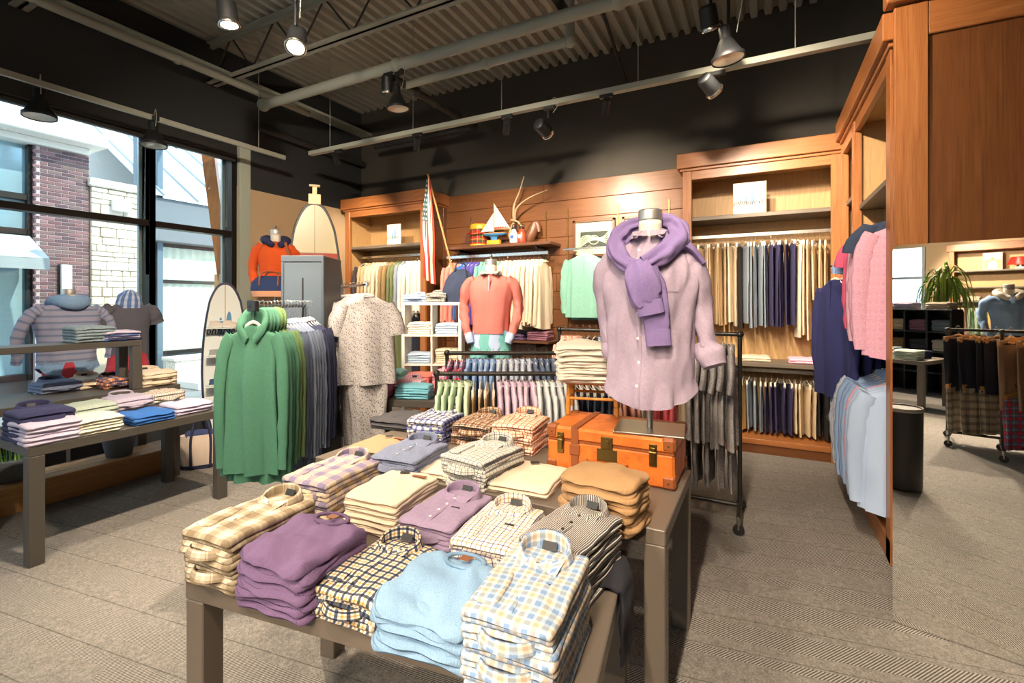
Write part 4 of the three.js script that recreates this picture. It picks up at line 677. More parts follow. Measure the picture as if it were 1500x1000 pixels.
// rail in the flag cabinet
hangRow(V(-6.02, 2.4, -6.11), V(-4.66, 2.4, -6.11), [['zip', P.darkgarment, 1, 'dark brown pullover'], ['shirt', P.tanshirt, 2, 'tan long sleeved shirt'], ['shirt', P.beigeshirt, 4, 'beige long sleeved shirt'], ['shirt', P.brownjk, 2, 'brown long sleeved shirt'], ['shirt', P.olive, 2, 'olive green shirt'], ['shirt', P.bluegrey, 1, 'grey blue shirt'], ['shirt', P.white, 6, 'white shirt']], 'hanging in the flag cabinet', { sy: 1.12 });
hangRow(V(-5.9, 1.55, -6.11), V(-4.8, 1.55, -6.11), [['tee', P.camo, 3, 'camouflage tee'], ['pants', P.navypants, 4, 'navy trousers'], ['pants', P.olive, 3, 'olive trousers'], ['pants', P.inkblue, 4, 'dark jeans']], 'hanging low in the flag cabinet', {});
{ const r = solo('cabinet_rail', 'lower chrome clothes rail in the flag cabinet', 'rail', box(-0.76, -0.02, -0.01, 0.76, 0.02, 0.01, 0.003), M.chrome, V(-5.36, 1.57, -6.11)); }
// wall rail below the sailboat shelf
{ const y = 2.34, z = -6.08; const w = thing('wall_rail', 'chrome wall rail with shirts below the sailboat shelf', 'rail', V(-4.3, y, z)); part(w, 'bar', box(0, -0.02, -0.01, 1.7, 0.025, 0.01, 0.003), M.chrome); for (const x of [0.1, 1.6]) part(w, 'bracket', box(x, -0.02, -0.29, x + 0.02, 0.02, 0, 0.002), M.chrome);
  hangRow(V(-4.2, y, z), V(-2.68, y, z), [['shirt', P.coral, 3, 'coral shirt'], ['shirt', P.blue, 2, 'bright blue shirt'], ['shirt', P.violet, 3, 'violet shirt'], ['shirt', P.teal, 5, 'teal shirt'], ['shirt', P.creamsh, 4, 'cream shirt'], ['shirt', P.ivory, 6, 'ivory long sleeved shirt']], 'on the rail below the sailboat shelf', { sy: 1.25 }); }
// single seafoam sweater on a face-out arm
{ const p = onZ(855, 365, -6.1), w = thing('faceout_arm', 'chrome face-out arm below the framed pictures', 'rail', V(p.x, 2.36, -6.37)); part(w, 'bar', box(-0.3, 0, 0.24, 0.42, 0.03, 0.26, 0.003), M.chrome); for (const x of [-0.2, 0.3]) part(w, 'bracket', box(x, 0, 0.0, x + 0.02, 0.03, 0.25, 0.002), M.chrome);
  hang('zip', P.seafoam, 1, 'seafoam green quarter zip pullover hanging before the wood wall', V(p.x, 2.39, -6.12), 0.1, undefined, [1.12, 1.12, 0.9]); hang('zip', P.aquash, 2, 'aqua pullover hanging behind the seafoam pullover', V(p.x + 0.04, 2.39, -6.2), 0.1, undefined, [1.1, 1.16, 0.6]); }
// trousers cabinet
hangRow(V(-0.68, 2.41, -6.14), V(0.62, 2.41, -6.14), [['pants', P.stonep, 3, 'stone trousers'], ['pants', P.khaki, 4, 'khaki trousers'], ['pants', P.ivory, 2, 'ivory trousers'], ['pants', P.darkbrown, 1, 'dark brown trousers'], ['pants', P.bluegrey, 5, 'blue grey trousers'], ['pants', P.navypants, 5, 'navy trousers'], ['pants', P.ivory, 3, 'long ivory trousers', 1.12], ['shorts', P.stonep, 3, 'stone shorts', 1.25]], 'on the upper rail of the trousers cabinet', { sy: 0.96, jit: 0.22 });
hangRow(V(-0.68, 0.86, -6.14), V(0.62, 0.86, -6.14), [['shorts', P.black, 5, 'black shorts'], ['shorts', P.golden, 5, 'golden khaki shorts'], ['shorts', P.bluegrey, 3, 'grey shorts'], ['shorts', P.navypants, 5, 'navy shorts'], ['shorts', P.stonep, 4, 'stone shorts'], ['shorts', P.black, 2, 'dark shorts']], 'on the lower rail of the trousers cabinet', { sy: 1.06, jit: 0.18 });
stack({ noun: 'folded_sweater', desc: 'cream folded sweater on the trousers cabinet shelf', kind: 'sweater', mat: P.cream, n: 2, T: 0.03, W: 0.3, L: 0.28, base: 0.99, at: V(-0.05, 0, -6.08), lo: 1, lump: 0.012 });
stack({ noun: 'folded_sweater', desc: 'pink folded sweater on the trousers cabinet shelf', kind: 'sweater', mat: P.pink, n: 2, T: 0.03, W: 0.3, L: 0.28, base: 0.99, at: V(0.42, 0, -6.08), lo: 1, lump: 0.012 });
// right wall
{ const a = V(0.56, 1.96, -4.86), b = V(0.84, 1.96, -5.02), w = thing('faceout_arm', 'black face-out bar holding the navy pullovers', 'rail', V(0.56, 1.96, -4.86)); part(w, 'bar', cyl(V(-0.04, -0.004, 0.05), V(0.38, -0.004, -0.484), 0.008, 8), M.pipe); part(w, 'bracket', box(0.34, -0.03, -0.5, 0.7, 0.02, -0.46, 0.003), M.pipe);
  hangRow(a, b, [['zip', P.navypull, 5, 'navy blue pullover']], 'hanging out from the right wall cabinet', { sy: 1.28, sx: 1.0, jit: 0.03, lean: Math.PI }); }
hangRow(V(0.88, 2.29, -3.93), V(0.88, 2.29, -4.55), [['shirt', P.pinkwhite, 1, 'pink print shirt', 1.3], ['tee', P.navydenim, 1, 'denim blue tee', 0.8], ['shirt', P.pinkpale, 3, 'pale pink shirt', 1.2], ['shirt', P.pinkhot, 3, 'rose pink shirt', 1.15], ['tee', P.pinkhot, 1, 'rose pink tee'], ['tee', P.bluepale, 2, 'light blue tee', 1.1]], 'on the upper rail of the right wall cabinet', { sy: 0.95, sx: 1.12 });
hangRow(V(0.93, 2.29, -4.65), V(0.93, 2.29, -5.02), [['zip', P.darkbrown, 2, 'black pullover'], ['zip', P.beigeshirt, 2, 'taupe pullover']], 'on the upper rail of the right wall cabinet', { sy: 0.9, sx: 0.95 });
hangRow(V(0.88, 1.21, -3.93), V(0.88, 1.21, -4.9), [['shirt', P.bluewhite, 3, 'icy blue shirt'], ['shirt', P.pinkwhite, 1, 'pink and white print shirt'], ['shirt', P.bluepale, 5, 'sky blue shirt'], ['shirt', P.floralBlue, 3, 'blue floral shirt']], 'on the lower rail of the right wall cabinet', { sy: 1.15, sx: 1.2 });
[[P.peach, 'peach folded shirt', 0.62], [P.mint, 'mint folded shirt', 0.40], [P.stonep, 'stone folded shirt', 0.15], [P.offwhite, 'white folded shirt', 1.0]].forEach(([m, d, y]) => stack({ noun: 'folded_shirt', desc: d + ' on a shelf of the right wall cabinet', kind: 'sweater', mat: m, n: 4, T: 0.03, W: 0.28, L: 0.34, base: y, at: V(0.96, 0, -5.5), lo: 1, turn: Math.PI / 2, lump: 0.01 }));

// ------------------------------------------------------------------ pipe racks
function pipeRack(label, a, b, h, { wheels = true, depth = 0.5, low = 0.12 } = {}) {
  const t = thing('pipe_rack', label, 'clothes rack', V(a.x, 0, a.z)), d = V(b.x - a.x, 0, b.z - a.z), L = d.length(), r = 0.0165, f = d.clone().normalize(), s = V(-f.z, 0, f.x);
  part(t, 'hanging_bar', cyl(V(0, h, 0), d.clone().setY(h), r, 10), M.pipe);
  for (const e of [V(0, 0, 0), d]) {
    part(t, 'upright', cyl(e.clone().setY(low), e.clone().setY(h), r, 10), M.pipe); const el = part(t, 'elbow', new THREE.SphereGeometry(0.027, 10, 8), M.pipe); el.position.copy(e).setY(h);
    const fb = part(t, 'foot_bar', cyl(e.clone().addScaledVector(s, -depth / 2).setY(low), e.clone().addScaledVector(s, depth / 2).setY(low), r, 8), M.pipe);
    const te = part(t, 'tee_joint', new THREE.SphereGeometry(0.026, 10, 8), M.pipe); te.position.copy(e).setY(low);
    if (wheels) for (const k of [-1, 1]) { const c = e.clone().addScaledVector(s, k * depth / 2); const w = new THREE.CylinderGeometry(0.038, 0.038, 0.024, 16); w.rotateX(Math.PI / 2); w.rotateY(-Math.atan2(f.z, f.x)); w.translate(c.x, 0.038, c.z); const ca = part(t, 'caster', w, M.blackplastic); part(ca, 'fork', cyl(V(c.x, 0.04, c.z), V(c.x, low, c.z), 0.014, 8), M.steel); }
  }
  part(t, 'base_bar', cyl(V(0, low, 0), d.clone().setY(low), r, 10), M.pipe);
  return t;
}
const RBa = V(-1.6, 1.41, -4.0), RBb = V(-0.14, 1.41, -4.0);
pipeRack('black pipe rack on casters behind the suitcase', RBa, RBb, 1.41);
hangRow(V(-1.55, 1.43, -4.0), V(-0.2, 1.43, -4.0), [['shirt', P.peach, 3, 'peach shirt'], ['tee', P.darkgarment, 3, 'dark tee'], ['shirt', P.bluegrey, 3, 'blue grey shirt'], ['shirt', P.navydenim, 3, 'denim blue shirt'], ['shirt', P.white, 2, 'white shirt'], ['shirt', P.hotcoral, 4, 'bright coral shirt'], ['tee', P.stonep, 1, 'sand tee'], ['tee', P.greyprint, 6, 'grey print short sleeved shirt', 1.1]], 'on the rack behind the suitcase', { sy: 1.0 });
hangRow(V(-0.62, 0.88, -4.06), V(-0.2, 0.88, -4.06), [['shorts', P.greyprint, 6, 'grey print shorts']], 'below the grey print shirts on the rack', { sy: 1.05, sx: 1.2 });
{ const w = solo('rack_lower_bar', 'lower black bar of the rack behind the suitcase', 'rail', cyl(V(-0.75, 0, 0), V(0.72, 0, 0), 0.012, 8), M.pipe, V(-0.87, 0.862, -4.06)); }
const rA = onD(655, 517, 3.85), rB = onD(816, 517, 3.85), qA = onD(640, 547, 3.45), qB = onD(930, 547, 3.45);
pipeRack('black pipe rack with mixed shirts behind the folded shirts', rA, rB, rA.y, { wheels: false, low: 0.1 });
hangRow(rA.clone().add(V(0.03, 0.016, -0.01)), rB.clone().add(V(-0.03, 0.016, 0.01)), [['tee', P.redPlaid, 3, 'red and blue plaid tee'], ['shirt', P.bluepale, 5, 'pale blue shirt'], ['shirt', P.floralBlue, 6, 'blue floral shirt'], ['shirt', P.slated, 4, 'slate shirt']], 'on the rear pipe rack', { sy: 0.85 });
pipeRack('low black pipe rack right behind the display table', qA, qB, qA.y, { wheels: false, low: 0.1, depth: 0.3 });
hangRow(qA.clone().add(V(0.03, 0.016, -0.01)), qB.clone().add(V(-0.03, 0.016, 0.01)), [['shirt', P.sage, 3, 'sage green shirt'], ['shirt', P.sagelight, 2, 'light sage shirt'], ['shorts', P.khaki, 4, 'khaki shorts', 1.3], ['shirt', P.lavsh, 6, 'pale lavender shirt'], ['shirt', P.greysh, 6, 'silver grey shirt'], ['shorts', P.navydenim, 5, 'navy denim shorts', 1.3], ['shirt', P.peach, 4, 'peach pink shirt']], 'on the low rack behind the table', { sy: 0.95 });

// ------------------------------------------------------------------ gondola with green hoodies and floral shirts
const GA = onD(371, 443, 2.95).setY(0), GB = onD(454, 443, 3.75).setY(0), gturn = Math.atan2(GB.x - GA.x, GB.z - GA.z);
{
  const c = onD(459, 400, 4.08), t = thing('gondola_pillar', 'dark grey square display pillar with a slotted face', 'pillar', V(c.x, 0, c.z), 0.5);
  part(t, 'column', box(-0.17, 0, -0.2, 0.17, 2.03, 0.2, 0.006), std(0x3b3a39, 0.5)); part(t, 'face_panel', box(-0.16, 0.1, 0.2, 0.16, 1.98, 0.215, 0.004), std(0x56626e, 0.42)); part(t, 'face_frame', merge([box(-0.17, 1.98, 0.2, 0.17, 2.03, 0.225, 0.003), box(-0.17, 0, 0.2, -0.15, 1.98, 0.225, 0.002), box(0.15, 0, 0.2, 0.17, 1.98, 0.225, 0.002)]), std(0x4d5863, 0.42)); part(t, 'slot', box(-0.006, 1.2, 0.214, 0.006, 1.85, 0.2175, 0), M.blackplastic, 'black vertical slot'); part(t, 'foot', box(-0.24, 0, -0.28, 0.24, 0.05, 0.26, 0.005), M.tableDark);
  const arm = thing('garment_rail', 'black perforated arm holding the green hoodies', 'rail', V(GA.x, 1.625, GA.z)); part(arm, 'bar', cyl(V(0.02, 0, 0.03), V(c.x - GA.x, 0, c.z - GA.z), 0.013, 8), M.blackplastic); part(arm, 'end_plate', box(-0.02, -0.03, 0.0, 0.06, 0.04, 0.03, 0.004), M.blackplastic);
  hangRow(V(GA.x, 1.63, GA.z), V(GB.x, 1.63, GB.z), [['hoodie', P.green, 4, 'emerald green hoodie'], ['hoodie', P.green2, 2, 'moss green hoodie'], ['zip', P.slated, 3, 'dark slate pullover'], ['zip', P.slatep, 5, 'slate blue pullover'], ['zip', P.navyp, 4, 'navy grey pullover']], 'on the arm before the display pillar', { sy: 1.32, sx: 0.74, lean: Math.PI, jit: 0.03 });
}
{
  const a = onD(538, 412, 3.95), b = onD(500, 412, 4.7), y = 1.80; const arm = thing('garment_rail', 'chrome arm holding the floral shirts', 'rail', V(a.x, y, a.z)); part(arm, 'bar', box(-0.01, -0.02, -0.01, 0.01, 0.02, 0.01, 0.002), M.chrome); part(arm, 'rail_bar', cyl(V(0, 0, 0), V(b.x - a.x, 0, b.z - a.z), 0.011, 8), M.chrome); part(arm, 'post', cyl(V((b.x - a.x), -y + 0.001, (b.z - a.z)), V((b.x - a.x), 0.02, (b.z - a.z)), 0.018, 10), M.steel); part(arm, 'base', (() => { const g = cbox(0.4, 0.02, 0.4, 0.003); g.translate(b.x - a.x, -y, b.z - a.z); return g; })(), M.steeldark);
  hangRow(V(a.x, y + 0.005, a.z), V(b.x, y + 0.005, b.z), [['tee', P.floral, 9, 'white floral short sleeved shirt', 1.1]], 'on the chrome arm beside the pillar', { lean: Math.PI - 0.35, sx: 0.92 });
  hangRow(V(a.x, y - 0.55, a.z), V(b.x, y - 0.55, b.z), [['shorts', P.floral, 4, 'white floral shorts', 1.3], ['shorts', P.floralBlue, 4, 'blue floral shorts', 1.3]], 'below the floral shirts', { lean: Math.PI - 0.35, sx: 0.92 });
  solo('garment_rail', 'lower chrome arm holding the floral shorts', 'rail', cyl(V(0, 0, 0), V(b.x - a.x, 0, b.z - a.z), 0.01, 8), M.chrome, V(a.x, y - 0.555, a.z));
}

// ------------------------------------------------------------------ suitcase, chair and the lavender shirt form
M.suitcase = std(0xffffff, 0.42, 0, { map: tex(128, (u, v) => { const k = 0.88 + 0.2 * tn(u, v, 16, 3) + 0.1 * tn(u, v, 64, 4); return clamp([196 * k, 104 * k, 38 * k]); }, 0.5) });
const SC = V(-0.665, RT + 0.001, -2.47);
{
  const s = thing('leather_suitcase', 'orange leather suitcase with brass latches on the display table', 'suitcase', SC), W = 0.315, D = 0.19, Hs = 0.232;
  const bx = (x0, y0, z0, x1, y1, z1, c = 0.004) => box(x0, y0, z0, x1, y1, z1, c);
  part(s, 'case_body', bx(-W, 0, -D, W, 0.163, D, 0.012), M.suitcase); part(s, 'lid', bx(-W - 0.002, 0.166, -D - 0.002, W + 0.002, Hs, D + 0.002, 0.012), M.suitcase); part(s, 'lid_seam', bx(-W + 0.003, 0.16, -D + 0.003, W - 0.003, 0.169, D - 0.003, 0), M.leather);
  for (const x of [-1, 1]) for (const y of [0, 1]) for (const z of [-1, 1]) { const c = part(s, 'corner_cap', bx(-0.032, -0.032, -0.032, 0.032, 0.032, 0.032, 0.012), M.leather); c.position.set(x * (W - 0.026), y ? Hs - 0.027 : 0.0325, z * (D - 0.026)); for (const [dx, dy, dz] of [[x * 0.033, 0, 0], [0, 0, z * 0.033]]) { const r = part(c, 'rivet', new THREE.SphereGeometry(0.005, 8, 6), M.brass); r.position.set(dx, dy, dz); } }
  for (const x of [-0.24, 0.22]) { const l = part(s, 'latch', merge([bx(x - 0.018, 0.1, D, x + 0.018, 0.205, D + 0.008), bx(x - 0.012, 0.12, D + 0.008, x + 0.012, 0.19, D + 0.016), cyl(V(x - 0.016, 0.168, D + 0.012), V(x + 0.016, 0.168, D + 0.012), 0.006, 8)]), M.brass); }
  part(s, 'lock', merge([bx(-0.05, 0.09, D, 0.05, 0.15, D + 0.006), bx(-0.03, 0.15, D, 0.03, 0.21, D + 0.01), cyl(V(0, 0.18, D), V(0, 0.18, D + 0.018), 0.014, 12)]), M.brass);
  part(s, 'handle', limb([V(-0.1, 0.08, D + 0.006), V(-0.09, 0.08, D + 0.03), V(0, 0.07, D + 0.035), V(0.09, 0.08, D + 0.03), V(0.1, 0.08, D + 0.006)], [[0.007, 0.012], [0.008, 0.014], [0.007, 0.012]], 8, 18, { wr: 0, up: V(0, 1, 0) }), M.leather);
  for (const x of [-0.165]) part(s, 'strap', merge([bx(x - 0.02, 0.0, D, x + 0.02, Hs, D + 0.005), bx(x - 0.02, Hs + 0.002, -D, x + 0.02, Hs + 0.006, D + 0.005), bx(x - 0.026, 0.1, D + 0.004, x + 0.026, 0.15, D + 0.009)]), M.leather);
  const st = []; for (let i = 0; i < 14; i++) for (const z of [D - 0.012]) st.push(new THREE.SphereGeometry(0.003, 5, 4).translate(W + 0.001, 0.02 + i * 0.0105, z)); part(s, 'stud_row', merge(st), M.brass);
}
const ST = RT + 0.233 + 0.003;
{ // small bamboo chair
  const c0 = onY(868, 600, ST + 0.02), c = thing('bamboo_chair', 'small bamboo doll chair standing on the suitcase', 'chair', V(c0.x - 0.01, ST + 0.004, c0.z - 0.05), 0.25);
  const hw = 0.135, hd = 0.115, hs = 0.17;
  for (const [x, z] of [[-1, -1], [1, -1], [-1, 1], [1, 1]]) { const l = part(c, 'leg', merge([cyl(V(x * hw, 0, z * hd), V(x * hw * 0.96, hs, z * hd * 0.96), 0.013, 10), ...[0.05, 0.11].map((y) => new THREE.TorusGeometry(0.0135, 0.003, 5, 12).rotateX(Math.PI / 2).translate(x * hw * 0.98, y, z * hd * 0.98))]), M.bamboo); }
  for (const z of [-1, 1]) part(c, 'stretcher', cyl(V(-hw, 0.09, z * hd), V(hw, 0.09, z * hd), 0.008, 8), M.bamboo); for (const x of [-1, 1]) part(c, 'stretcher', cyl(V(x * hw, 0.075, -hd), V(x * hw, 0.075, hd), 0.008, 8), M.bamboo);
  part(c, 'seat', merge([box(-hw - 0.01, hs, -hd - 0.01, hw + 0.01, hs + 0.016, hd + 0.01, 0.006), ...[-1, 1].map((k) => cyl(V(-hw - 0.012, hs + 0.008, k * (hd + 0.008)), V(hw + 0.012, hs + 0.008, k * (hd + 0.008)), 0.011, 8))]), M.bamboo);
  for (const x of [-1, 1]) part(c, 'back_post', cyl(V(x * hw * 0.96, hs, -hd), V(x * hw, hs + 0.2, -hd - 0.03), 0.011, 10), M.bamboo); for (const y of [0.09, 0.17]) part(c, 'back_rail', cyl(V(-hw, hs + y, -hd - 0.016), V(hw, hs + y, -hd - 0.016), 0.008, 8), M.bamboo);
  stack({ noun: 'folded_sweater', desc: 'oatmeal grey folded sweater on the bamboo chair', kind: 'sweater', mat: P.oatmeal, n: 6, T: 0.036, W: 0.36, L: 0.33, base: ST + 0.004 + hs + 0.018, at: V(c.position.x - 0.02, 0, c.position.z + 0.03), drape: 0.03, lump: 0.016, rc: 0.04, wav: 0.02, turn: 0.3 });
}
function neckPiece(t, x, y, z, mat = M.mannequin, capMat = M.brushed, r = 0.056) { part(t, 'neck', lathe([[r * 1.25, -0.1], [r * 1.02, -0.04], [r, 0.03], [r * 0.98, 0.055], [0, 0.055]], 24).translate(x, y, z), mat); part(t, 'neck_cap', lathe([[r * 1.02, 0.055], [r * 1.04, 0.06], [r * 1.04, 0.1], [r * 0.98, 0.108], [0, 0.112]], 24).translate(x, y, z), capMat); }
{ // lavender linen shirt on a dress form with a sweater tied round the shoulders
  const c = onY(952, 628, ST), t = thing('dress_form', 'dress form in a lavender shirt with a purple sweater round its shoulders', 'mannequin', V(c.x, ST, c.z), 0.12);
  const y0 = 1.175 - ST, lin = heather(0xa898ac, 0.12);
  part(t, 'base_plate', cbox(0.33, 0.008, 0.27, 0.002), M.steel); part(t, 'pole', cyl(V(0, 0.008, 0), V(0, y0 + 0.5, 0), 0.014, 12), M.steel);
  const hem = (a, v) => v < 0.14 ? (0.14 - v) / 0.14 * (0.1 * (1 - Math.abs(Math.sin(a))) - 0.035) : 0;
  const B = loft([[y0, 0.215, 0.125, 0.0, 0, 0.006], [y0 + 0.1, 0.207, 0.122, 0, 0, 0.006], [y0 + 0.22, 0.2, 0.118, 0, 0, 0.005], [y0 + 0.36, 0.205, 0.122, 0, 0, 0.004], [y0 + 0.5, 0.222, 0.135, 0, 0, 0.003], [y0 + 0.6, 0.228, 0.13, 0, -0.005, 0.002], [y0 + 0.68, 0.218, 0.11, 0, -0.012, 0.001], [y0 + 0.735, 0.18, 0.09, 0, -0.018, 0], [y0 + 0.77, 0.115, 0.075, 0, -0.02, 0], [y0 + 0.80, 0.075, 0.066, 0, -0.018, 0]], 72, 60, { folds: 5, phase: 0.8, seed: 3, wr: 0.022, hem, bumps: 6 });
  part(t, 'shirt_body', B.geo, lin);
  neckPiece(t, 0, y0 + 0.83, -0.018);
  const fr = Math.PI / 2 + 0.22;   // where the front opening runs
  const nrm = (a) => V(Math.cos(a), 0, Math.sin(a));
  part(t, 'placket', grid(4, 40, (u, v) => { const a = fr + (u - 0.5) * 0.16, p = B.at(a, 0.01 + v * 0.86), n = nrm(a), k = 0.006 - (u === 0 || u === 1 ? 0.008 : 0); return [p[0] + n.x * k, p[1], p[2] + n.z * k, u * 0.03, v * 0.7]; }), lin);
  for (let i = 0; i < 8; i++) { const p = B.at(fr, 0.1 + i * 0.095), n = nrm(fr), b = part(t, 'button', new THREE.CylinderGeometry(0.007, 0.007, 0.003, 12).rotateX(Math.PI / 2), btnWhite); b.position.set(p[0] + n.x * 0.007, p[1], p[2] + n.z * 0.007); b.rotation.y = -fr + Math.PI / 2; }
  const sa = Math.PI / 2 - 0.45; part(t, 'chest_pocket', grid(8, 8, (u, v) => { const a = sa + (0.5 - u) * 0.5, p = B.at(a, 0.47 + v * 0.12), n = nrm(a); return [p[0] + n.x * 0.004, p[1], p[2] + n.z * 0.004, u * 0.11, v * 0.12]; }), lin);
  const cg = collarGeo(0.078, 0.072, 0.05, 0.04, 2); cg.translate(0, y0 + 0.785, -0.015); part(t, 'collar', cg, lin);
  // sleeves: the right one hangs with a rolled cuff, the left one falls behind
  const sl = part(t, 'sleeve', limb([V(0.15, y0 + 0.69, -0.02), V(0.212, y0 + 0.62, -0.02), V(0.238, y0 + 0.45, -0.03), V(0.265, y0 + 0.26, 0.0)], [[0.06, 0.07], [0.058, 0.068], [0.05, 0.056], [0.042, 0.045]], 18, 30, { wr: 0.016, seed: 4 }), lin); part(sl, 'rolled_cuff', limb([V(0.258, y0 + 0.29, -0.005), V(0.272, y0 + 0.24, 0.0), V(0.295, y0 + 0.175, 0.02)], [[0.046, 0.05], [0.068, 0.062], [0.054, 0.048]], 18, 12, { wr: 0.016, seed: 8 }), lin);
  const sr = part(t, 'sleeve', limb([V(-0.16, y0 + 0.7, -0.02), V(-0.22, y0 + 0.62, -0.03), V(-0.225, y0 + 0.44, -0.06), V(-0.2, y0 + 0.24, -0.06)], [[0.07, 0.07], [0.066, 0.07], [0.05, 0.055], [0.045, 0.045]], 18, 30, { wr: 0.012, seed: 6 }), lin); part(sr, 'rolled_cuff', limb([V(-0.2, y0 + 0.27, -0.06), V(-0.19, y0 + 0.19, -0.06)], [[0.05, 0.05], [0.058, 0.055], [0.05, 0.05]], 14, 8, { wr: 0.008, seed: 9 }), lin);
  // sweater: a thick loop round the neck, a flap over each shoulder, two tied sleeves in front
  const kn = P.lavknit, Y = (v) => y0 + v;
  const sw = part(t, 'tied_sweater', merge([
    limb([V(-0.03, Y(0.62), 0.155), V(-0.125, Y(0.69), 0.12), V(-0.165, Y(0.785), 0.03), V(-0.115, Y(0.865), -0.055), V(0, Y(0.895), -0.09), V(0.105, Y(0.875), -0.06), V(0.14, Y(0.80), 0.03), V(0.075, Y(0.715), 0.115), V(-0.015, Y(0.655), 0.16)], [[0.036, 0.026], [0.046, 0.03], [0.044, 0.026], [0.036, 0.022], [0.034, 0.022], [0.038, 0.024], [0.05, 0.03], [0.05, 0.03], [0.036, 0.026]], 28, 72, { wr: 0.016, seed: 11, up: V(0, 0.3, 1), folds: 0.001, ridge: 0.006, nr: 5 }),
    limb([V(-0.07, Y(0.81), -0.08), V(-0.14, Y(0.77), -0.065), V(-0.2, Y(0.72), -0.06), V(-0.235, Y(0.67), -0.06)], [[0.06, 0.03], [0.085, 0.026], [0.08, 0.018], [0.06, 0.012]], 20, 20, { wr: 0.012, seed: 13, up: V(-0.6, 1, 0.1), ridge: 0.003, nr: 7 }),
    limb([V(0.06, Y(0.82), -0.06), V(0.14, Y(0.775), -0.035), V(0.205, Y(0.725), -0.03), V(0.25, Y(0.66), -0.03)], [[0.07, 0.03], [0.1, 0.026], [0.1, 0.018], [0.085, 0.012]], 20, 20, { wr: 0.012, seed: 14, up: V(0.6, 1, 0.1), ridge: 0.003, nr: 7 }),
    foldSlab(0.38, 0.42, 0.03, 4, { drape: 0.02, lump: 0.01 }).rotateX(Math.PI / 2).translate(0, Y(0.6), -0.155)]), kn, 'purple knit sweater draped over the shoulders');
  const s1 = part(sw, 'sweater_sleeve', limb([V(-0.035, Y(0.665), 0.15), V(-0.025, Y(0.6), 0.185), V(0.0, Y(0.5), 0.18), V(0.015, Y(0.475), 0.178)], [[0.05, 0.03], [0.074, 0.026], [0.07, 0.022], [0.058, 0.018]], 26, 30, { wr: 0.012, seed: 15, up: V(0, 0.2, 1), ridge: 0.005, nr: 7 }), kn);
  part(s1, 'ribbed_cuff', limb([V(0.008, Y(0.485), 0.179), V(0.022, Y(0.42), 0.176)], [[0.062, 0.02], [0.06, 0.02]], 16, 6, { wr: 0.002, up: V(0, 0.2, 1) }), kn);
  const s2 = part(sw, 'sweater_sleeve', limb([V(-0.01, Y(0.64), 0.15), V(0.02, Y(0.54), 0.155), V(0.04, Y(0.4), 0.152), V(0.047, Y(0.335), 0.15)], [[0.055, 0.02], [0.066, 0.018], [0.062, 0.018], [0.054, 0.016]], 16, 24, { wr: 0.01, seed: 17, up: V(0, 0.2, 1) }), kn);
  part(s2, 'ribbed_cuff', limb([V(0.045, Y(0.35), 0.151), V(0.052, Y(0.275), 0.15)], [[0.058, 0.018], [0.057, 0.018]], 16, 6, { wr: 0.002, up: V(0, 0.2, 1) }), kn);
}

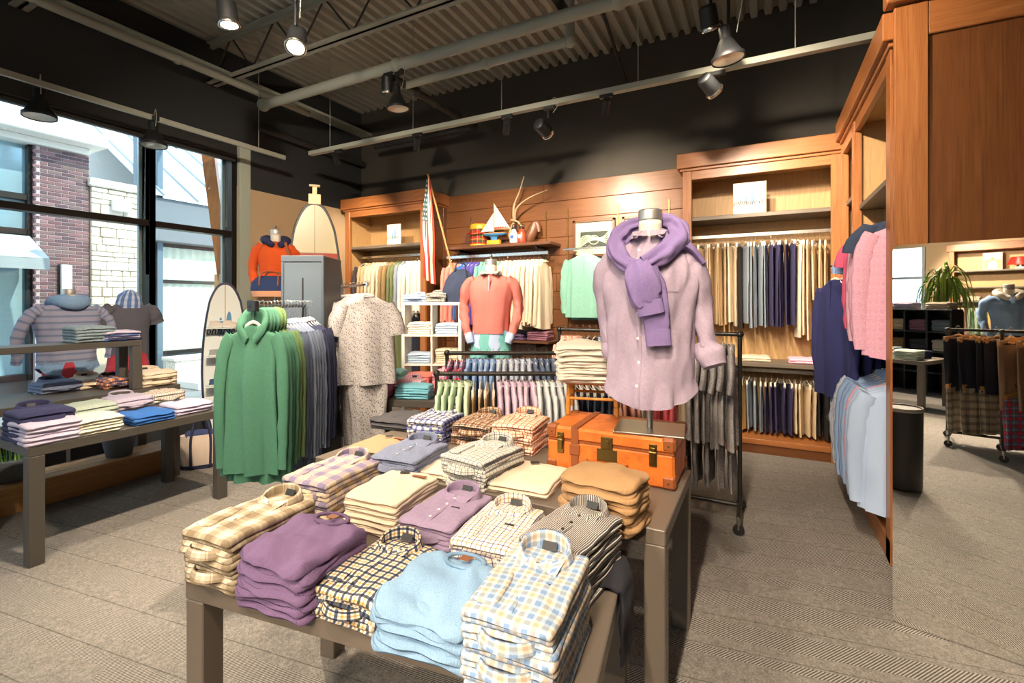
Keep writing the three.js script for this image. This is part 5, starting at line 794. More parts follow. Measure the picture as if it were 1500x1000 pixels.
// ------------------------------------------------------------------ other mannequins
function mannequin(o) {
  const t = thing('mannequin', o.label, 'mannequin', o.pos, o.turn || 0), y = o.hem, k = o.w || 1, hgt = o.h || 0.66, f = (v) => y + v * hgt / 0.66;
  part(t, 'top_body', loft([[f(0), 0.18 * k, 0.125, 0, 0, 0.006], [f(0.1), 0.178 * k, 0.125, 0, 0, 0.008], [f(0.25), 0.182 * k, 0.125, 0, 0, 0.005], [f(0.4), 0.205 * k, 0.13, 0, 0, 0.003], [f(0.5), 0.212 * k, 0.12, 0, 0, 0.001], [f(0.58), 0.2 * k, 0.1, 0, -0.01, 0], [f(0.63), 0.15 * k, 0.085, 0, -0.015, 0], [f(0.66), 0.085, 0.07, 0, -0.015, 0]], 36, 28, { folds: 5, phase: o.seed || 0, seed: o.seed || 1, wr: 0.012, bumps: 6 }).geo, o.mat);
  for (const d of [-1, 1]) {
    const S0 = [V(d * 0.15 * k, f(0.6), -0.01), V(d * 0.225 * k, f(0.52), -0.01)];
    const path = o.sleeve === 'short' ? [...S0, V(d * 0.26 * k, f(0.4), 0)] : o.bent ? [...S0, V(d * 0.262 * k, f(0.3), -0.03), V(d * 0.245 * k, f(0.14), 0.02), V(d * 0.205 * k, f(-0.02), 0.08)] : [...S0, V(d * 0.29 * k, f(0.28), 0.0), V(d * 0.28 * k, f(0.0), 0.05)];
    const s = part(t, 'sleeve', limb(path, o.sleeve === 'short' ? [[0.065, 0.07], [0.078, 0.075], [0.082, 0.08]] : [[0.055, 0.065], [0.056, 0.06], [0.046, 0.05], [0.044, 0.046], [0.036, 0.038]], 16, 34, { wr: 0.018, seed: d + (o.seed || 0), folds: 0.0022 }), o.mat); if (o.cuff) part(s, 'shirt_cuff', limb([path[path.length - 1].clone().add(V(0, 0.02, 0)), path[path.length - 1].clone().add(V(-d * 0.03, -0.07, 0.02))], [[0.036, 0.036], [0.04, 0.04], [0.032, 0.032]], 12, 6, { wr: 0.006 }), o.cuff);
  }
  if (o.hood) part(t, 'hood', limb([V(-0.03, f(0.6), 0.12), V(-0.11, f(0.66), 0.06), V(-0.1, f(0.69), -0.07), V(0, f(0.67), -0.13), V(0.1, f(0.69), -0.07), V(0.11, f(0.66), 0.06), V(0.03, f(0.6), 0.12)], [[0.028, 0.024], [0.042, 0.036], [0.055, 0.045], [0.07, 0.055], [0.055, 0.045], [0.042, 0.036], [0.028, 0.024]], 14, 36, { wr: 0.016, seed: 5 }), o.hood);
  if (o.hoodUp) part(t, 'raised_hood', merge([loft([[f(0.6), 0.12, 0.1, 0, -0.02, 0.004], [f(0.68), 0.115, 0.1, 0, -0.02, 0.006], [f(0.78), 0.085, 0.085, 0, -0.03, 0.006], [f(0.84), 0.02, 0.03, 0, -0.03, 0]], 24, 14, { seed: 3, wr: 0.014 }).geo]), o.hoodUp);
  if (o.collar) { const c = collarGeo(0.085, 0.078, 0.05, 0.035, 1); c.translate(0, f(0.645), -0.01); part(t, 'collar', c, o.collar); }
  if (o.zip) part(t, 'zip', box(-0.005, f(0.47), 0.118, 0.005, f(0.64), 0.132, 0), o.zip);
  if (!o.hoodUp) neckPiece(t, 0, f(0.7), -0.012, M.mannequin, o.cap || M.brushed);
  if (o.finial) part(t, 'finial', lathe([[0, 0.16], [0.012, 0.155], [0.018, 0.14], [0.01, 0.125], [0.008, 0.11], [0, 0.11]], 14).translate(0, f(0.7), -0.012), M.chrome);
  if (o.shirttail) part(t, 'shirt_tail', loft([[y - 0.12, 0.185 * k, 0.125, 0, 0, 0.012], [y - 0.06, 0.182 * k, 0.125, 0, 0, 0.008], [y + 0.02, 0.172 * k, 0.118, 0, 0, 0.003]], 36, 8, { folds: 6, seed: 2, wr: 0.008, hem: (a, v) => (1 - v) * 0.07 * Math.sin(2 * a + Math.PI / 2) }).geo, o.shirttail);
  if (o.bottom) {
    const L = o.bl || 0.35; part(t, 'shorts_hips', loft([[y - 0.16, 0.19, 0.13, 0, 0, 0.004], [y - 0.08, 0.182, 0.125, 0, 0, 0.002], [y + 0.03, 0.17, 0.115, 0, 0, 0]], 30, 8, { seed: 7, wr: 0.005 }).geo, o.bottom);
    for (const d of [-1, 1]) part(t, 'shorts_leg', limb([V(d * 0.085, y - 0.1, 0), V(d * 0.1, y - 0.2, 0), V(d * 0.11, y - 0.12 - L, 0.01)], [[0.095, 0.11], [0.1, 0.115], [0.1, 0.11]], 16, 12, { wr: 0.008, seed: d }), o.bottom);
  }
  part(t, 'pole', cyl(V(0, 0.012, 0), V(0, y + 0.3, 0), 0.016, 12), M.steel); part(t, 'base_plate', lathe([[0, 0.014], [0.15, 0.012], [0.16, 0.006], [0.16, 0]], 28), M.steel);
  return t;
}
P.coralknit = knit(0xd47a72); P.stripehood = plaid(0x8f96b0, [], [[0.3, 0.3, 0x5d6685, 0.6], [0.75, 0.12, 0xb58f98, 0.5]], 0.06); P.denimblue = heather(0x7f9fc4, 0.2); P.orangeknit = knit(0xdf5a22); P.redshort = cloth(0xb03a48); P.tealpants = cloth(0x6fb3b2); P.darktee = heather(0x53535e, 0.15); P.hoodprint = plaid(0x5b76a8, [[0.3, 0.4, 0xd9dde4, 0.7]], [[0.4, 0.5, 0x4a66a0, 0.6]], 0.06);
{ const c = onD(719, 400, 4.55); mannequin({ label: 'mannequin in a coral quarter zip sweater and teal trousers', pos: V(c.x, 0, c.z), turn: YAW - 0.1, hem: 1.36, h: 0.56, mat: P.coralknit, bent: 1, cuff: P.bluewhite, collar: P.floral, zip: P.pinkpale, shirttail: P.bluewhite, bottom: P.tealpants, bl: 0.75, seed: 2, finial: 1 }); }
{ const c = onD(404, 390, 5.75); mannequin({ label: 'torso mannequin in an orange sweater carrying a navy duffel bag', pos: V(c.x, 0, c.z), turn: YAW + 0.5, hem: 1.78, h: 0.6, w: 0.92, mat: P.orangeknit, bent: 1, hood: P.navy, seed: 4, finial: 1 });
  const q = onD(398, 412, 5.45), b = thing('duffel_bag', 'navy canvas duffel bag with tan leather trim on the orange mannequin', 'bag', V(q.x, 1.72, q.z), YAW + 0.15);
  part(b, 'bag_body', loft([[0.0, 0.2, 0.11, 0, 0, 0], [0.08, 0.22, 0.12, 0, 0, 0.004], [0.16, 0.2, 0.1, 0, 0, 0.006], [0.22, 0.15, 0.04, 0, 0, 0.004], [0.235, 0.1, 0.01, 0, 0, 0]], 30, 16, { seed: 3, wr: 0.01, cap: true }).geo, cloth(0x26365f)); part(b, 'leather_base', loft([[-0.004, 0.203, 0.113, 0, 0, 0], [0.03, 0.214, 0.12, 0, 0, 0.002], [0.06, 0.222, 0.124, 0, 0, 0.003]], 30, 4, { seed: 3, wr: 0.004, cap: true }).geo, std(0xcf9a78, 0.55)); for (const z of [0.1, -0.1]) part(b, 'handle', tubeOf([V(-0.1, 0.12, z * 1.1), V(-0.08, 0.26, z * 0.7), V(0.08, 0.26, z * 0.7), V(0.1, 0.12, z * 1.1)], 0.009, 24, 7), M.leather); part(b, 'shoulder_strap', limb([V(0.19, 0.15, 0.02), V(0.2, 0.42, 0.04), V(0.14, 0.62, -0.02)], [[0.016, 0.004], [0.016, 0.004]], 8, 14, { wr: 0 }), M.leather);
}
{ const c = onX(100, 470, -5.98); mannequin({ label: 'mannequin in a striped grey blue hoodie and red shorts by the window', pos: V(c.x, 0, c.z), turn: Math.PI / 2 + Math.PI, hem: 1.08, h: 0.56, w: 1.25, mat: P.stripehood, hood: P.denimblue, shirttail: P.denimblue, bottom: P.redshort, bl: 0.3, seed: 6 }); }
{ const c = onX(188, 470, -6.02); mannequin({ label: 'mannequin in a dark tee with a blue printed hood by the window', pos: V(c.x, 0, c.z), turn: Math.PI / 2 + Math.PI, hem: 1.1, h: 0.54, w: 1.0, mat: P.darktee, sleeve: 'short', hoodUp: P.hoodprint, bottom: P.redshort, bl: 0.35, seed: 8 }); }

// ------------------------------------------------------------------ prints
function canvasTex(w, h, draw) { const c = document.createElement('canvas'); c.width = w; c.height = h; const x = c.getContext('2d'); draw(x, w, h); const t = new THREE.CanvasTexture(c); t.colorSpace = THREE.SRGBColorSpace; return t; }
function logo(x, cx, cy, s, dark = '#2d3038') {
  x.fillStyle = '#5f93bd'; x.beginPath(); x.ellipse(cx + s * 0.16, cy - s * 0.2, s * 0.085, s * 0.34, 0.05, 0, 7); x.fill();
  x.beginPath(); x.ellipse(cx - s * 0.08, cy - s * 0.33, s * 0.035, s * 0.04, 0, 0, 7); x.fill(); x.beginPath(); x.moveTo(cx - s * 0.16, cy - s * 0.26); x.lineTo(cx + s * 0.0, cy - s * 0.28); x.lineTo(cx - s * 0.02, cy); x.lineTo(cx - s * 0.14, cy + s * 0.02); x.fill(); x.fillRect(cx - s * 0.13, cy, s * 0.04, s * 0.16); x.fillRect(cx - s * 0.06, cy, s * 0.04, s * 0.16);
  x.font = `italic ${Math.round(s * 0.255)}px serif`; x.textAlign = 'center'; x.fillStyle = x.strokeStyle = dark; x.lineWidth = s * 0.008; x.fillText('johnnie-', cx - s * 0.09, cy + s * 0.09); x.strokeText('johnnie-', cx - s * 0.09, cy + s * 0.09); x.fillStyle = x.strokeStyle = '#a82c22'; x.fillText('O', cx + s * 0.47, cy + s * 0.09); x.strokeText('O', cx + s * 0.47, cy + s * 0.09);
}
const signTex = canvasTex(256, 280, (x, w, h) => { x.fillStyle = '#ddd6c6'; x.fillRect(0, 0, w, h); logo(x, w * 0.46, h * 0.62, 205); x.fillStyle = '#888'; x.fillRect(w * 0.35, h * 0.22, 50, 2); });
const signMat = std(0xffffff, 0.5, 0, { map: signTex }), signEdge = std(0xe9e2d2, 0.6);
function card(label, pos, w, h, turn) { const t = thing('sign_card', label, 'sign', pos, turn); part(t, 'card_board', box(-w / 2, 0, -0.012, w / 2, h, 0, 0.001), signEdge); const g = new THREE.PlaneGeometry(w, h); g.translate(0, h / 2, 0.0012); part(t, 'print', g, signMat, 'printed wordmark with a blue surfer and board'); }
card('white brand sign card on the shelf of the trousers cabinet', V(onZ(1098, 300, -6.0).x, 2.641, -6.0), 0.33, 0.36, 0.05);
card('white brand sign card on the shelf of the flag cabinet', V(onZ(577, 340, -6.0).x, 2.581, -6.0), 0.27, 0.34, 0.05);
// ------------------------------------------------------------------ surfboards
function boardShape(w, h, nose = 0.62) { const s = new THREE.Shape(); s.moveTo(-w * 0.36, 0); s.bezierCurveTo(-w * 0.56, h * 0.3, -w * 0.52, h * nose, -w * 0.33, h * 0.88); s.bezierCurveTo(-w * 0.2, h * 0.985, -w * 0.1, h, 0, h); s.bezierCurveTo(w * 0.1, h, w * 0.2, h * 0.985, w * 0.33, h * 0.88); s.bezierCurveTo(w * 0.52, h * nose, w * 0.56, h * 0.3, w * 0.36, 0); s.closePath(); return s; }
function board(label, pos, turn, w, h, texDraw, edge, t0 = 0.05) {
  const t = thing('surfboard', label, 'surfboard', pos, turn); const g = new THREE.ExtrudeGeometry(boardShape(w, h), { depth: t0 * 0.5, bevelEnabled: true, bevelSize: 0.012, bevelThickness: t0 * 0.25, bevelSegments: 3, curveSegments: 24 }); g.translate(0, 0.013, -t0 * 0.75); part(t, 'rail_edge', g, edge);
  const f = new THREE.ShapeGeometry(boardShape(w * 0.94, h * 0.975), 28), uv = f.attributes.uv, p = f.attributes.position; for (let i = 0; i < p.count; i++) uv.setXY(i, p.getX(i) / w + 0.5, p.getY(i) / h); f.translate(0, h * 0.014 + 0.013, 0.001); part(t, 'deck', f, std(0xffffff, 0.3, 0, { map: canvasTex(256, 768, texDraw) })); return t;
}
board('small white surfboard sign with shelves beside the window', V(-5.95, 0.02, onX(330, 500, -5.95).z), Math.PI / 2 - 0.55, 0.5, 1.86, (x, w, h) => { x.fillStyle = '#e6ecea'; x.fillRect(0, 0, w, h); x.fillStyle = '#c9b58f'; x.fillRect(w / 2 - 3, 0, 6, h); logo(x, w * 0.46, h * 0.335, 185); }, std(0x2d3350, 0.4));
{ const b = onX(330, 500, -5.95), tr = Math.PI / 2 - 0.55, fwd = V(Math.sin(tr), 0, Math.cos(tr)); [[1.33, 0xd8d0c4, 'cream'], [0.98, 0x9aa0a0, 'grey'], [0.62, 0x3c5878, 'navy']].forEach(([y, c, nm]) => {
  const s = thing('shoe_shelf', `clear shelf with ${nm} shoes on the small surfboard sign`, 'shelf', V(b.x, y, b.z).addScaledVector(fwd, 0.1), tr); part(s, 'shelf_board', cbox(0.4, 0.012, 0.16, 0.003), std(0xdfe8e6, 0.2)); 
  for (const k of [-1, 1]) { const sh0 = thing('boat_shoe', `${nm} canvas shoe on the surfboard shelf`, 'shoe', s.position.clone().add(V(0.07 * k * Math.cos(tr), 0.013, -0.07 * k * Math.sin(tr))), tr + 0.5, `${nm} pair of shoes on the surfboard`); part(sh0, 'sole', foldSlab(0.09, 0.24, 0.022, 1, { drape: 0, lump: 0, rc: 0.04, nx: 8, nz: 10, wav: 0 }).rotateY(Math.PI / 2), M.white); part(sh0, 'upper', loft([[0.02, 0.115, 0.042, 0, 0, 0], [0.045, 0.1, 0.038, -0.012, 0, 0], [0.065, 0.06, 0.032, -0.045, 0, 0], [0.085, 0.05, 0.03, -0.058, 0, 0]], 18, 6, { wr: 0.002, folds: 0 }).geo, cloth(c)); part(sh0, 'laces', merge([0, 1, 2].map((i) => cyl(V(0.02 - i * 0.025, 0.058 + i * 0.007, -0.025), V(0.015 - i * 0.025, 0.058 + i * 0.007, 0.025), 0.003, 5))), M.white); }
}); }
{ const c = onD(461, 400, 7.0); const t = board('large cream surfboard with a red band standing in the corner', V(-5.47, 0.0, -4.6), 0.86, 0.78, 3.02, (x, w, h) => { x.fillStyle = '#f1dfb4'; x.fillRect(0, 0, w, h); x.fillStyle = '#c8b48a'; x.fillRect(w / 2 - 2, 0, 4, h); x.fillStyle = '#b8432e'; x.fillRect(0, h * 0.245, w, h * 0.035); x.fillStyle = '#2d3438'; x.fillRect(0, h * 0.28, w, h * 0.014); x.fillStyle = '#f6ead0'; x.fillRect(0, h * 0.294, w, h * 0.02); x.fillStyle = '#3a3c3e'; x.fillRect(0, h * 0.314, w, h); }, std(0x46484a, 0.4), 0.07);
  const k = thing('board_clamp', 'pale metal clamp at the tip of the large surfboard', 'clamp', V(-5.47, 2.985, -4.6), 0.86); part(k, 'block', box(-0.08, 0.02, -0.07, 0.08, 0.16, 0.03, 0.006), std(0xd9c79c, 0.4, 0.3)); part(k, 'stem', box(-0.03, 0.16, -0.04, 0.03, 0.27, 0.0, 0.004), std(0xd9c79c, 0.4, 0.3)); part(k, 'top_cap', box(-0.07, 0.27, -0.05, 0.07, 0.295, 0.01, 0.004), std(0xd9c79c, 0.4, 0.3)); }

// ------------------------------------------------------------------ flag, wall shelf and its display
{
  const top = onZ(629, 260, -5.55), t = thing('flag', 'american flag hanging from a slanted wooden pole beside the cabinet', 'flag', V(top.x, 0, -5.55));
  const foot = onZ(668, 400, -5.75); const b = V(foot.x - top.x, foot.y - 0.15, -0.2); const pt = V(0, top.y, 0);
  part(t, 'pole', cyl(b, pt.clone().add(V(-0.02, 0.05, 0.01)), 0.014, 10), M.plank); part(t, 'finial', new THREE.SphereGeometry(0.022, 12, 8).translate(-0.022, top.y + 0.06, 0.01), M.brass); part(t, 'pole_socket', cyl(b.clone().add(V(0.0, -0.04, -0.02)), b.clone().add(V(-0.02, 0.08, 0)), 0.026, 12), M.brass);
  part(t, 'pole_shaft', cyl(V(b.x, 0.01, b.z), b, 0.012, 8), M.shelfbrown);
  part(t, 'stand_base', lathe([[0, 0.03], [0.12, 0.025], [0.14, 0.0]], 20).translate(b.x, 0, b.z), M.brass);
  const ft2 = canvasTex(512, 512, (x, w, h) => { for (let i = 0; i < 13; i++) { x.fillStyle = i % 2 ? '#ece0cb' : '#b8382c'; x.fillRect(i * w / 13, 0, w / 13 + 1, h); } x.fillStyle = '#2c4a52'; x.fillRect(0, 0, w * 7 / 13, h * 0.42); x.fillStyle = '#e8e0cc'; for (let i = 0; i < 9; i++) for (let j = 0; j < 6; j++) { x.beginPath(); x.arc((j + 0.5 + (i % 2) * 0.4) * w * 7 / 13 / 6.5, (i + 0.5) * h * 0.42 / 9, 7, 0, 7); x.fill(); } });
  part(t, 'cloth', grid(40, 30, (u, v) => { const w = 0.11 + 0.11 * Math.sin(Math.PI * Math.min(1, v * 1.25)) + 0.02, y = top.y - 0.02 - v * 1.42, x = (u - 0.62) * w * (0.5 + v * 0.7) + 0.012 + v * 0.03, f = 0.035 * Math.sin(u * 15 + v * 2.2) * (0.35 + v); return [x, y - 0.1 * u * v, 0.03 + f, u, 1 - v]; }), std(0xffffff, 0.85, 0, { map: ft2 }));
}
{
  const y = 2.49, x0 = onZ(652, 360, -5.98).x, x1 = onZ(806, 360, -5.98).x, t = thing('wall_shelf', 'brown wooden wall shelf carrying the cooler and the sailboat', 'shelf', V(x0, y, -6.37)); const W = x1 - x0;
  part(t, 'shelf_board', box(0, -0.045, 0, W, 0, 0.4, 0.006, 'x'), M.shelfbrown); for (const x of [0.2, W - 0.25]) part(t, 'bracket', merge([box(x, -0.3, 0, x + 0.02, -0.045, 0.02, 0), box(x, -0.075, 0, x + 0.02, -0.045, 0.34, 0), cyl(V(x + 0.01, -0.25, 0.01), V(x + 0.01, -0.06, 0.3), 0.008, 6)]), M.steeldark);
  const tart = plaid(0xb02a24, [[0.25, 0.3, 0x24402c, 0.6], [0.6, 0.04, 0xf0d860, 0.9]], [[0.25, 0.3, 0x24402c, 0.6], [0.6, 0.04, 0xf0d860, 0.9]], 0.09);
  const q = (px) => onZ(px, 350, -6.15).x; const yy = y + 0.001;
  const c = thing('plaid_cooler', 'round red tartan drinks cooler with a yellow lid', 'cooler', V(q(701), yy, -6.17)); part(c, 'cooler_body', lathe([[0, 0], [0.135, 0], [0.14, 0.01], [0.14, 0.25], [0.135, 0.26]], 30), tart); part(c, 'lid', lathe([[0.14, 0.255], [0.144, 0.26], [0.144, 0.32], [0.12, 0.335], [0, 0.34]], 30), std(0xd8a02c, 0.35)); part(c, 'handle', tubeOf([V(-0.142, 0.22, 0.0), V(-0.17, 0.2, 0.08), V(0, 0.17, 0.18), V(0.17, 0.2, 0.08), V(0.142, 0.22, 0)], 0.008, 24, 6), std(0xb8281e, 0.4)); part(c, 'base_ring', lathe([[0.142, 0], [0.145, 0.0], [0.145, 0.03], [0.14, 0.03]], 30), std(0xd8a02c, 0.35));
  const s = thing('model_sailboat', 'model sailboat with cream sails and a blue hull on a yellow stand', 'model boat', V(q(727), yy, -6.08), 0.1);
  part(s, 'stand', box(-0.1, 0, -0.04, 0.1, 0.07, 0.04, 0.005), std(0xd9a22e, 0.5)); part(s, 'hull', loft([[0.07, 0.05, 0.008, 0, 0, 0], [0.12, 0.06, 0.015, 0, 0, 0], [0.14, 0.16, 0.045, 0.01, 0, 0], [0.165, 0.19, 0.052, 0.015, 0, 0]], 28, 8, { wr: 0, folds: 0, cap: true }).geo, std(0x3f7fb4, 0.35)); part(s, 'deck', box(-0.16, 0.165, -0.04, 0.19, 0.178, 0.04, 0.004), M.plank); part(s, 'mast', cyl(V(0, 0.17, 0), V(0, 0.62, 0), 0.006, 8), M.plank); part(s, 'boom', cyl(V(0, 0.22, 0), V(0.25, 0.215, 0.02), 0.005, 6), M.plank);
  const sail = cloth(0xeee0c4); part(s, 'mainsail', grid(10, 10, (u, v) => [0.008 + u * 0.25 * (1 - v), 0.23 + v * 0.37, 0.02 * Math.sin(u * 3) * (1 - v) + 0.008, u * 0.2, v * 0.3]), sail); part(s, 'jib', grid(8, 8, (u, v) => [-0.008 - u * 0.2 * (1 - v), 0.2 + v * 0.27, 0.02 * Math.sin(u * 3) * (1 - v), u * 0.2, v * 0.3]), sail); part(s, 'red_trim', grid(12, 1, (u, v) => [0.01 + u * 0.22, 0.235 + v * (0.02 + 0.012 * Math.sin(u * 40)), 0.035 * Math.sin(u * 3) * 0.6 + 0.014]), std(0xb83a2c, 0.7));
  const d = thing('driftwood', 'pale forked driftwood branch on the wall shelf', 'branch', V(q(748), yy, -6.2)); const tw = (pts, ra, rb) => limb(pts, [[ra, ra], [(ra + rb) / 2, (ra + rb) / 2], [rb, rb]], 8, 18, { wr: 0.006, seed: ra * 90 });
  part(d, 'trunk', tw([V(0.02, 0, 0), V(-0.02, 0.16, 0.03), V(0.05, 0.34, 0.02)], 0.035, 0.022), M.driftwood); part(d, 'branch', tw([V(0.04, 0.3, 0.02), V(0.06, 0.55, 0.06), V(0.16, 0.75, 0.08), V(0.24, 0.95, 0.1)], 0.02, 0.007), M.driftwood); part(d, 'branch', tw([V(0.05, 0.32, 0.02), V(0.12, 0.5, 0.1), V(0.3, 0.62, 0.12), V(0.6, 0.72, 0.1)], 0.018, 0.006), M.driftwood); part(d, 'branch', tw([V(0.0, 0.36, 0.04), V(0.15, 0.3, 0.08), V(0.24, 0.1, 0.06)], 0.018, 0.01), M.driftwood); part(d, 'root_knob', limb([V(0.2, 0, -0.02), V(0.28, 0.12, -0.02), V(0.36, 0.3, -0.05), V(0.42, 0.16, -0.03)], [[0.07, 0.06], [0.085, 0.07], [0.06, 0.05], [0.03, 0.03]], 12, 16, { wr: 0.02, seed: 3 }), M.shelfbrown);
  for (const [px, col, l] of [[757, 0xe3dccf, 'white and blue'], [768, 0xc8402c, 'red']]) { const b = thing('enamel_jug', `small ${l} enamel jug on the wall shelf`, 'jug', V(q(px), yy, -6.06)); part(b, 'jug_body', lathe([[0, 0], [0.055, 0], [0.062, 0.02], [0.06, 0.13], [0.035, 0.17], [0.03, 0.2], [0.0, 0.2]], 22), std(col, 0.35)); part(b, 'cap', lathe([[0.03, 0.2], [0.034, 0.205], [0.034, 0.23], [0, 0.235]], 18), M.blackplastic); part(b, 'handle', tubeOf([V(0.03, 0.19, 0), V(0.045, 0.25, 0), V(-0.02, 0.27, 0), V(-0.03, 0.2, 0)], 0.006, 16, 6), M.blackplastic); part(b, 'emblem', new THREE.CircleGeometry(0.028, 18).translate(0, 0.09, 0.0625), std(col === 0xc8402c ? 0xe8d8b8 : 0x3a62a8, 0.5)); }
}
{ // framed car prints and thin wall standards
  const art = (sd) => canvasTex(256, 192, (x, w, h) => { x.fillStyle = '#e8dcbc'; x.fillRect(0, 0, w, h); x.fillStyle = '#4a4844'; x.fillRect(w * 0.14, h * 0.3, w * 0.72, h * 0.5); x.strokeStyle = '#d8d0b8'; x.lineWidth = 5; for (let i = 0; i < 6; i++) { x.beginPath(); x.moveTo(w * 0.14, h * (0.5 + i * 0.05)); x.bezierCurveTo(w * 0.4, h * (0.2 + i * 0.06 + sd * 0.1), w * 0.6, h * (0.75 - i * 0.05), w * 0.86, h * (0.35 + i * 0.07)); x.stroke(); } x.beginPath(); x.ellipse(w * 0.5, h * 0.55, w * 0.13, h * 0.13, 0, 0, 7); x.stroke(); });
  [[870, 'left of the neck of the dress form, above the seafoam pullover', 0], [945, 'behind the neck of the dress form', 1]].forEach(([px, l, i]) => { const c = onZ(px, 358, -6.36), t = thing('picture_frame', `dark wood framed abstract print ${i ? 'behind the dress form neck' : 'above the seafoam pullover'}`, 'picture', V(c.x, 2.28, -6.366)); const w = 0.3, h = 0.48; part(t, 'frame', merge([box(-w, 0, 0, w, 0.035, 0.03, 0.003), box(-w, h, 0, w, h + 0.035, 0.03, 0.003), box(-w, 0, 0, -w + 0.035, h + 0.035, 0.03, 0.003), box(w - 0.035, 0, 0, w, h + 0.035, 0.03, 0.003)]), M.shelfbrown); part(t, 'print', new THREE.PlaneGeometry(2 * w - 0.06, h - 0.02).translate(0, h / 2 + 0.017, 0.01), std(0xffffff, 0.6, 0, { map: art(i) })); part(t, 'glazing', box(-w + 0.03, 0.03, 0.014, w - 0.03, h, 0.016, 0), M.glass); part(t, 'backing', box(-w + 0.005, 0.005, 0, w - 0.005, h + 0.03, 0.008, 0), M.shelfbrown); });
  [690, 800, 832, 905, 980].forEach((px) => solo('wall_standard', 'thin bronze shelf standard on the wood wall', 'bracket', box(-0.008, 0, 0, 0.008, 2.95, 0.012, 0.002), M.brass, V(onZ(px, 300, -6.36).x, 0.02, -6.366), 0, 'shelf standards on the wood wall'));
  const lo = thing('wall_shelf', 'low wooden shelf below the ivory shirts', 'shelf', V(-4.1, 1.12, -6.37)); part(lo, 'shelf_board', box(0, -0.035, 0, 1.55, 0, 0.4, 0.005, 'x'), M.shelfbrown); part(lo, 'bracket', merge([box(0.3, -0.1, 0, 0.32, -0.035, 0.3, 0), box(1.3, -0.1, 0, 1.32, -0.035, 0.3, 0)]), M.steeldark);
  stack({ noun: 'folded_sweater', desc: 'mauve folded sweater on the low wall shelf', kind: 'sweater', mat: P.mauve, n: 4, T: 0.032, W: 0.3, L: 0.3, base: 1.121, at: V(-2.75, 0, -6.15), lo: 1, lump: 0.012 });
  stack({ noun: 'folded_sweater', desc: 'plum folded sweater on the low wall shelf', kind: 'sweater', mat: P.purple, n: 3, T: 0.026, W: 0.32, L: 0.3, base: 1.121, at: V(-3.12, 0, -6.15), lo: 1, lump: 0.012 });
}
// ------------------------------------------------------------------ white cube unit and the bright folded table
{
  const a = onD(588, 443, 5.2), b = onD(676, 443, 5.2), tr = Math.atan2(-(b.z - a.z), b.x - a.x), W = Math.hypot(b.x - a.x, b.z - a.z), Hh = 1.655, t = thing('cube_shelf', 'white cube shelving unit with folded shirts', 'shelf', V(a.x, 0, a.z), tr), p = 0.035, D = 0.36;
  const ux = V(Math.cos(tr), 0, -Math.sin(tr)), uz = V(Math.sin(tr), 0, Math.cos(tr));
  for (const x of [0, W / 2 - 0.01, W - p]) part(t, x === 0 || x > W / 2 ? 'side_panel' : 'divider', box(x, 0, -D, x + (x === 0 || x > W / 2 ? p : 0.02), Hh, 0, 0.003), M.white);
  const rows = [0, 0.32, 0.64, 0.96, 1.28, Hh - p]; rows.forEach((y) => part(t, 'shelf', box(p, y, -D, W - p, y + (y > 1.5 || y === 0 ? p : 0.02), -0.002, 0.002), M.white));
  const cell = (c, r, m, d, n, T = 0.03) => { const o = V(a.x, 0, a.z).addScaledVector(ux, W * (c ? 0.74 : 0.27)).addScaledVector(uz, -D / 2); stack({ noun: 'folded_shirt', desc: `${d} in the white cube shelf`, kind: 'sweater', mat: m, n, T, W: 0.25, L: 0.28, base: rows[r] + 0.021, at: o, lo: 1, turn: tr, lump: 0.01 }); };
  cell(1, 4, P.paleblue, 'pale blue folded shirt', 4); cell(0, 4, P.white, 'white folded shirt', 5, 0.026); cell(0, 3, P.paleblue, 'icy blue folded shirt', 4, 0.028); cell(1, 3, P.cream, 'cream folded shirt', 6, 0.026);
  const o = V(a.x, 0, a.z).addScaledVector(ux, W * 0.2).addScaledVector(uz, -D / 2); stack({ noun: 'folded_shirt', desc: 'light blue folded shirt on top of the cube shelf', kind: 'shirt', mat: P.bluewhite, n: 3, T: 0.028, W: 0.25, L: 0.3, base: Hh, at: o, lo: 1, turn: tr }); stack({ noun: 'folded_shirt', desc: 'blue grid folded shirt on top of the cube shelf', kind: 'shirt', mat: P.greyGrid, n: 4, T: 0.026, W: 0.22, L: 0.3, base: Hh, at: o.clone().addScaledVector(ux, W * 0.36), lo: 1, turn: tr });
  const g = V(a.x, Hh + 0.001, a.z).addScaledVector(ux, W * 0.93).addScaledVector(uz, -0.18), bg = thing('canvas_bag', 'slouchy navy canvas bag on the cube shelf', 'bag', g, tr); part(bg, 'bag_body', loft([[0, 0.15, 0.1, 0, 0, 0.003], [0.1, 0.18, 0.13, 0, 0, 0.008], [0.22, 0.16, 0.11, 0.01, 0, 0.012], [0.32, 0.1, 0.06, 0.02, 0, 0.01], [0.37, 0.05, 0.02, 0.02, 0, 0]], 30, 20, { seed: 4, wr: 0.02, cap: true }).geo, cloth(0x3a4560)); part(bg, 'handle', tubeOf([V(-0.04, 0.34, 0.04), V(-0.02, 0.43, 0.03), V(0.06, 0.43, 0.02), V(0.08, 0.33, 0.03)], 0.009, 20, 7), M.blackplastic);
}
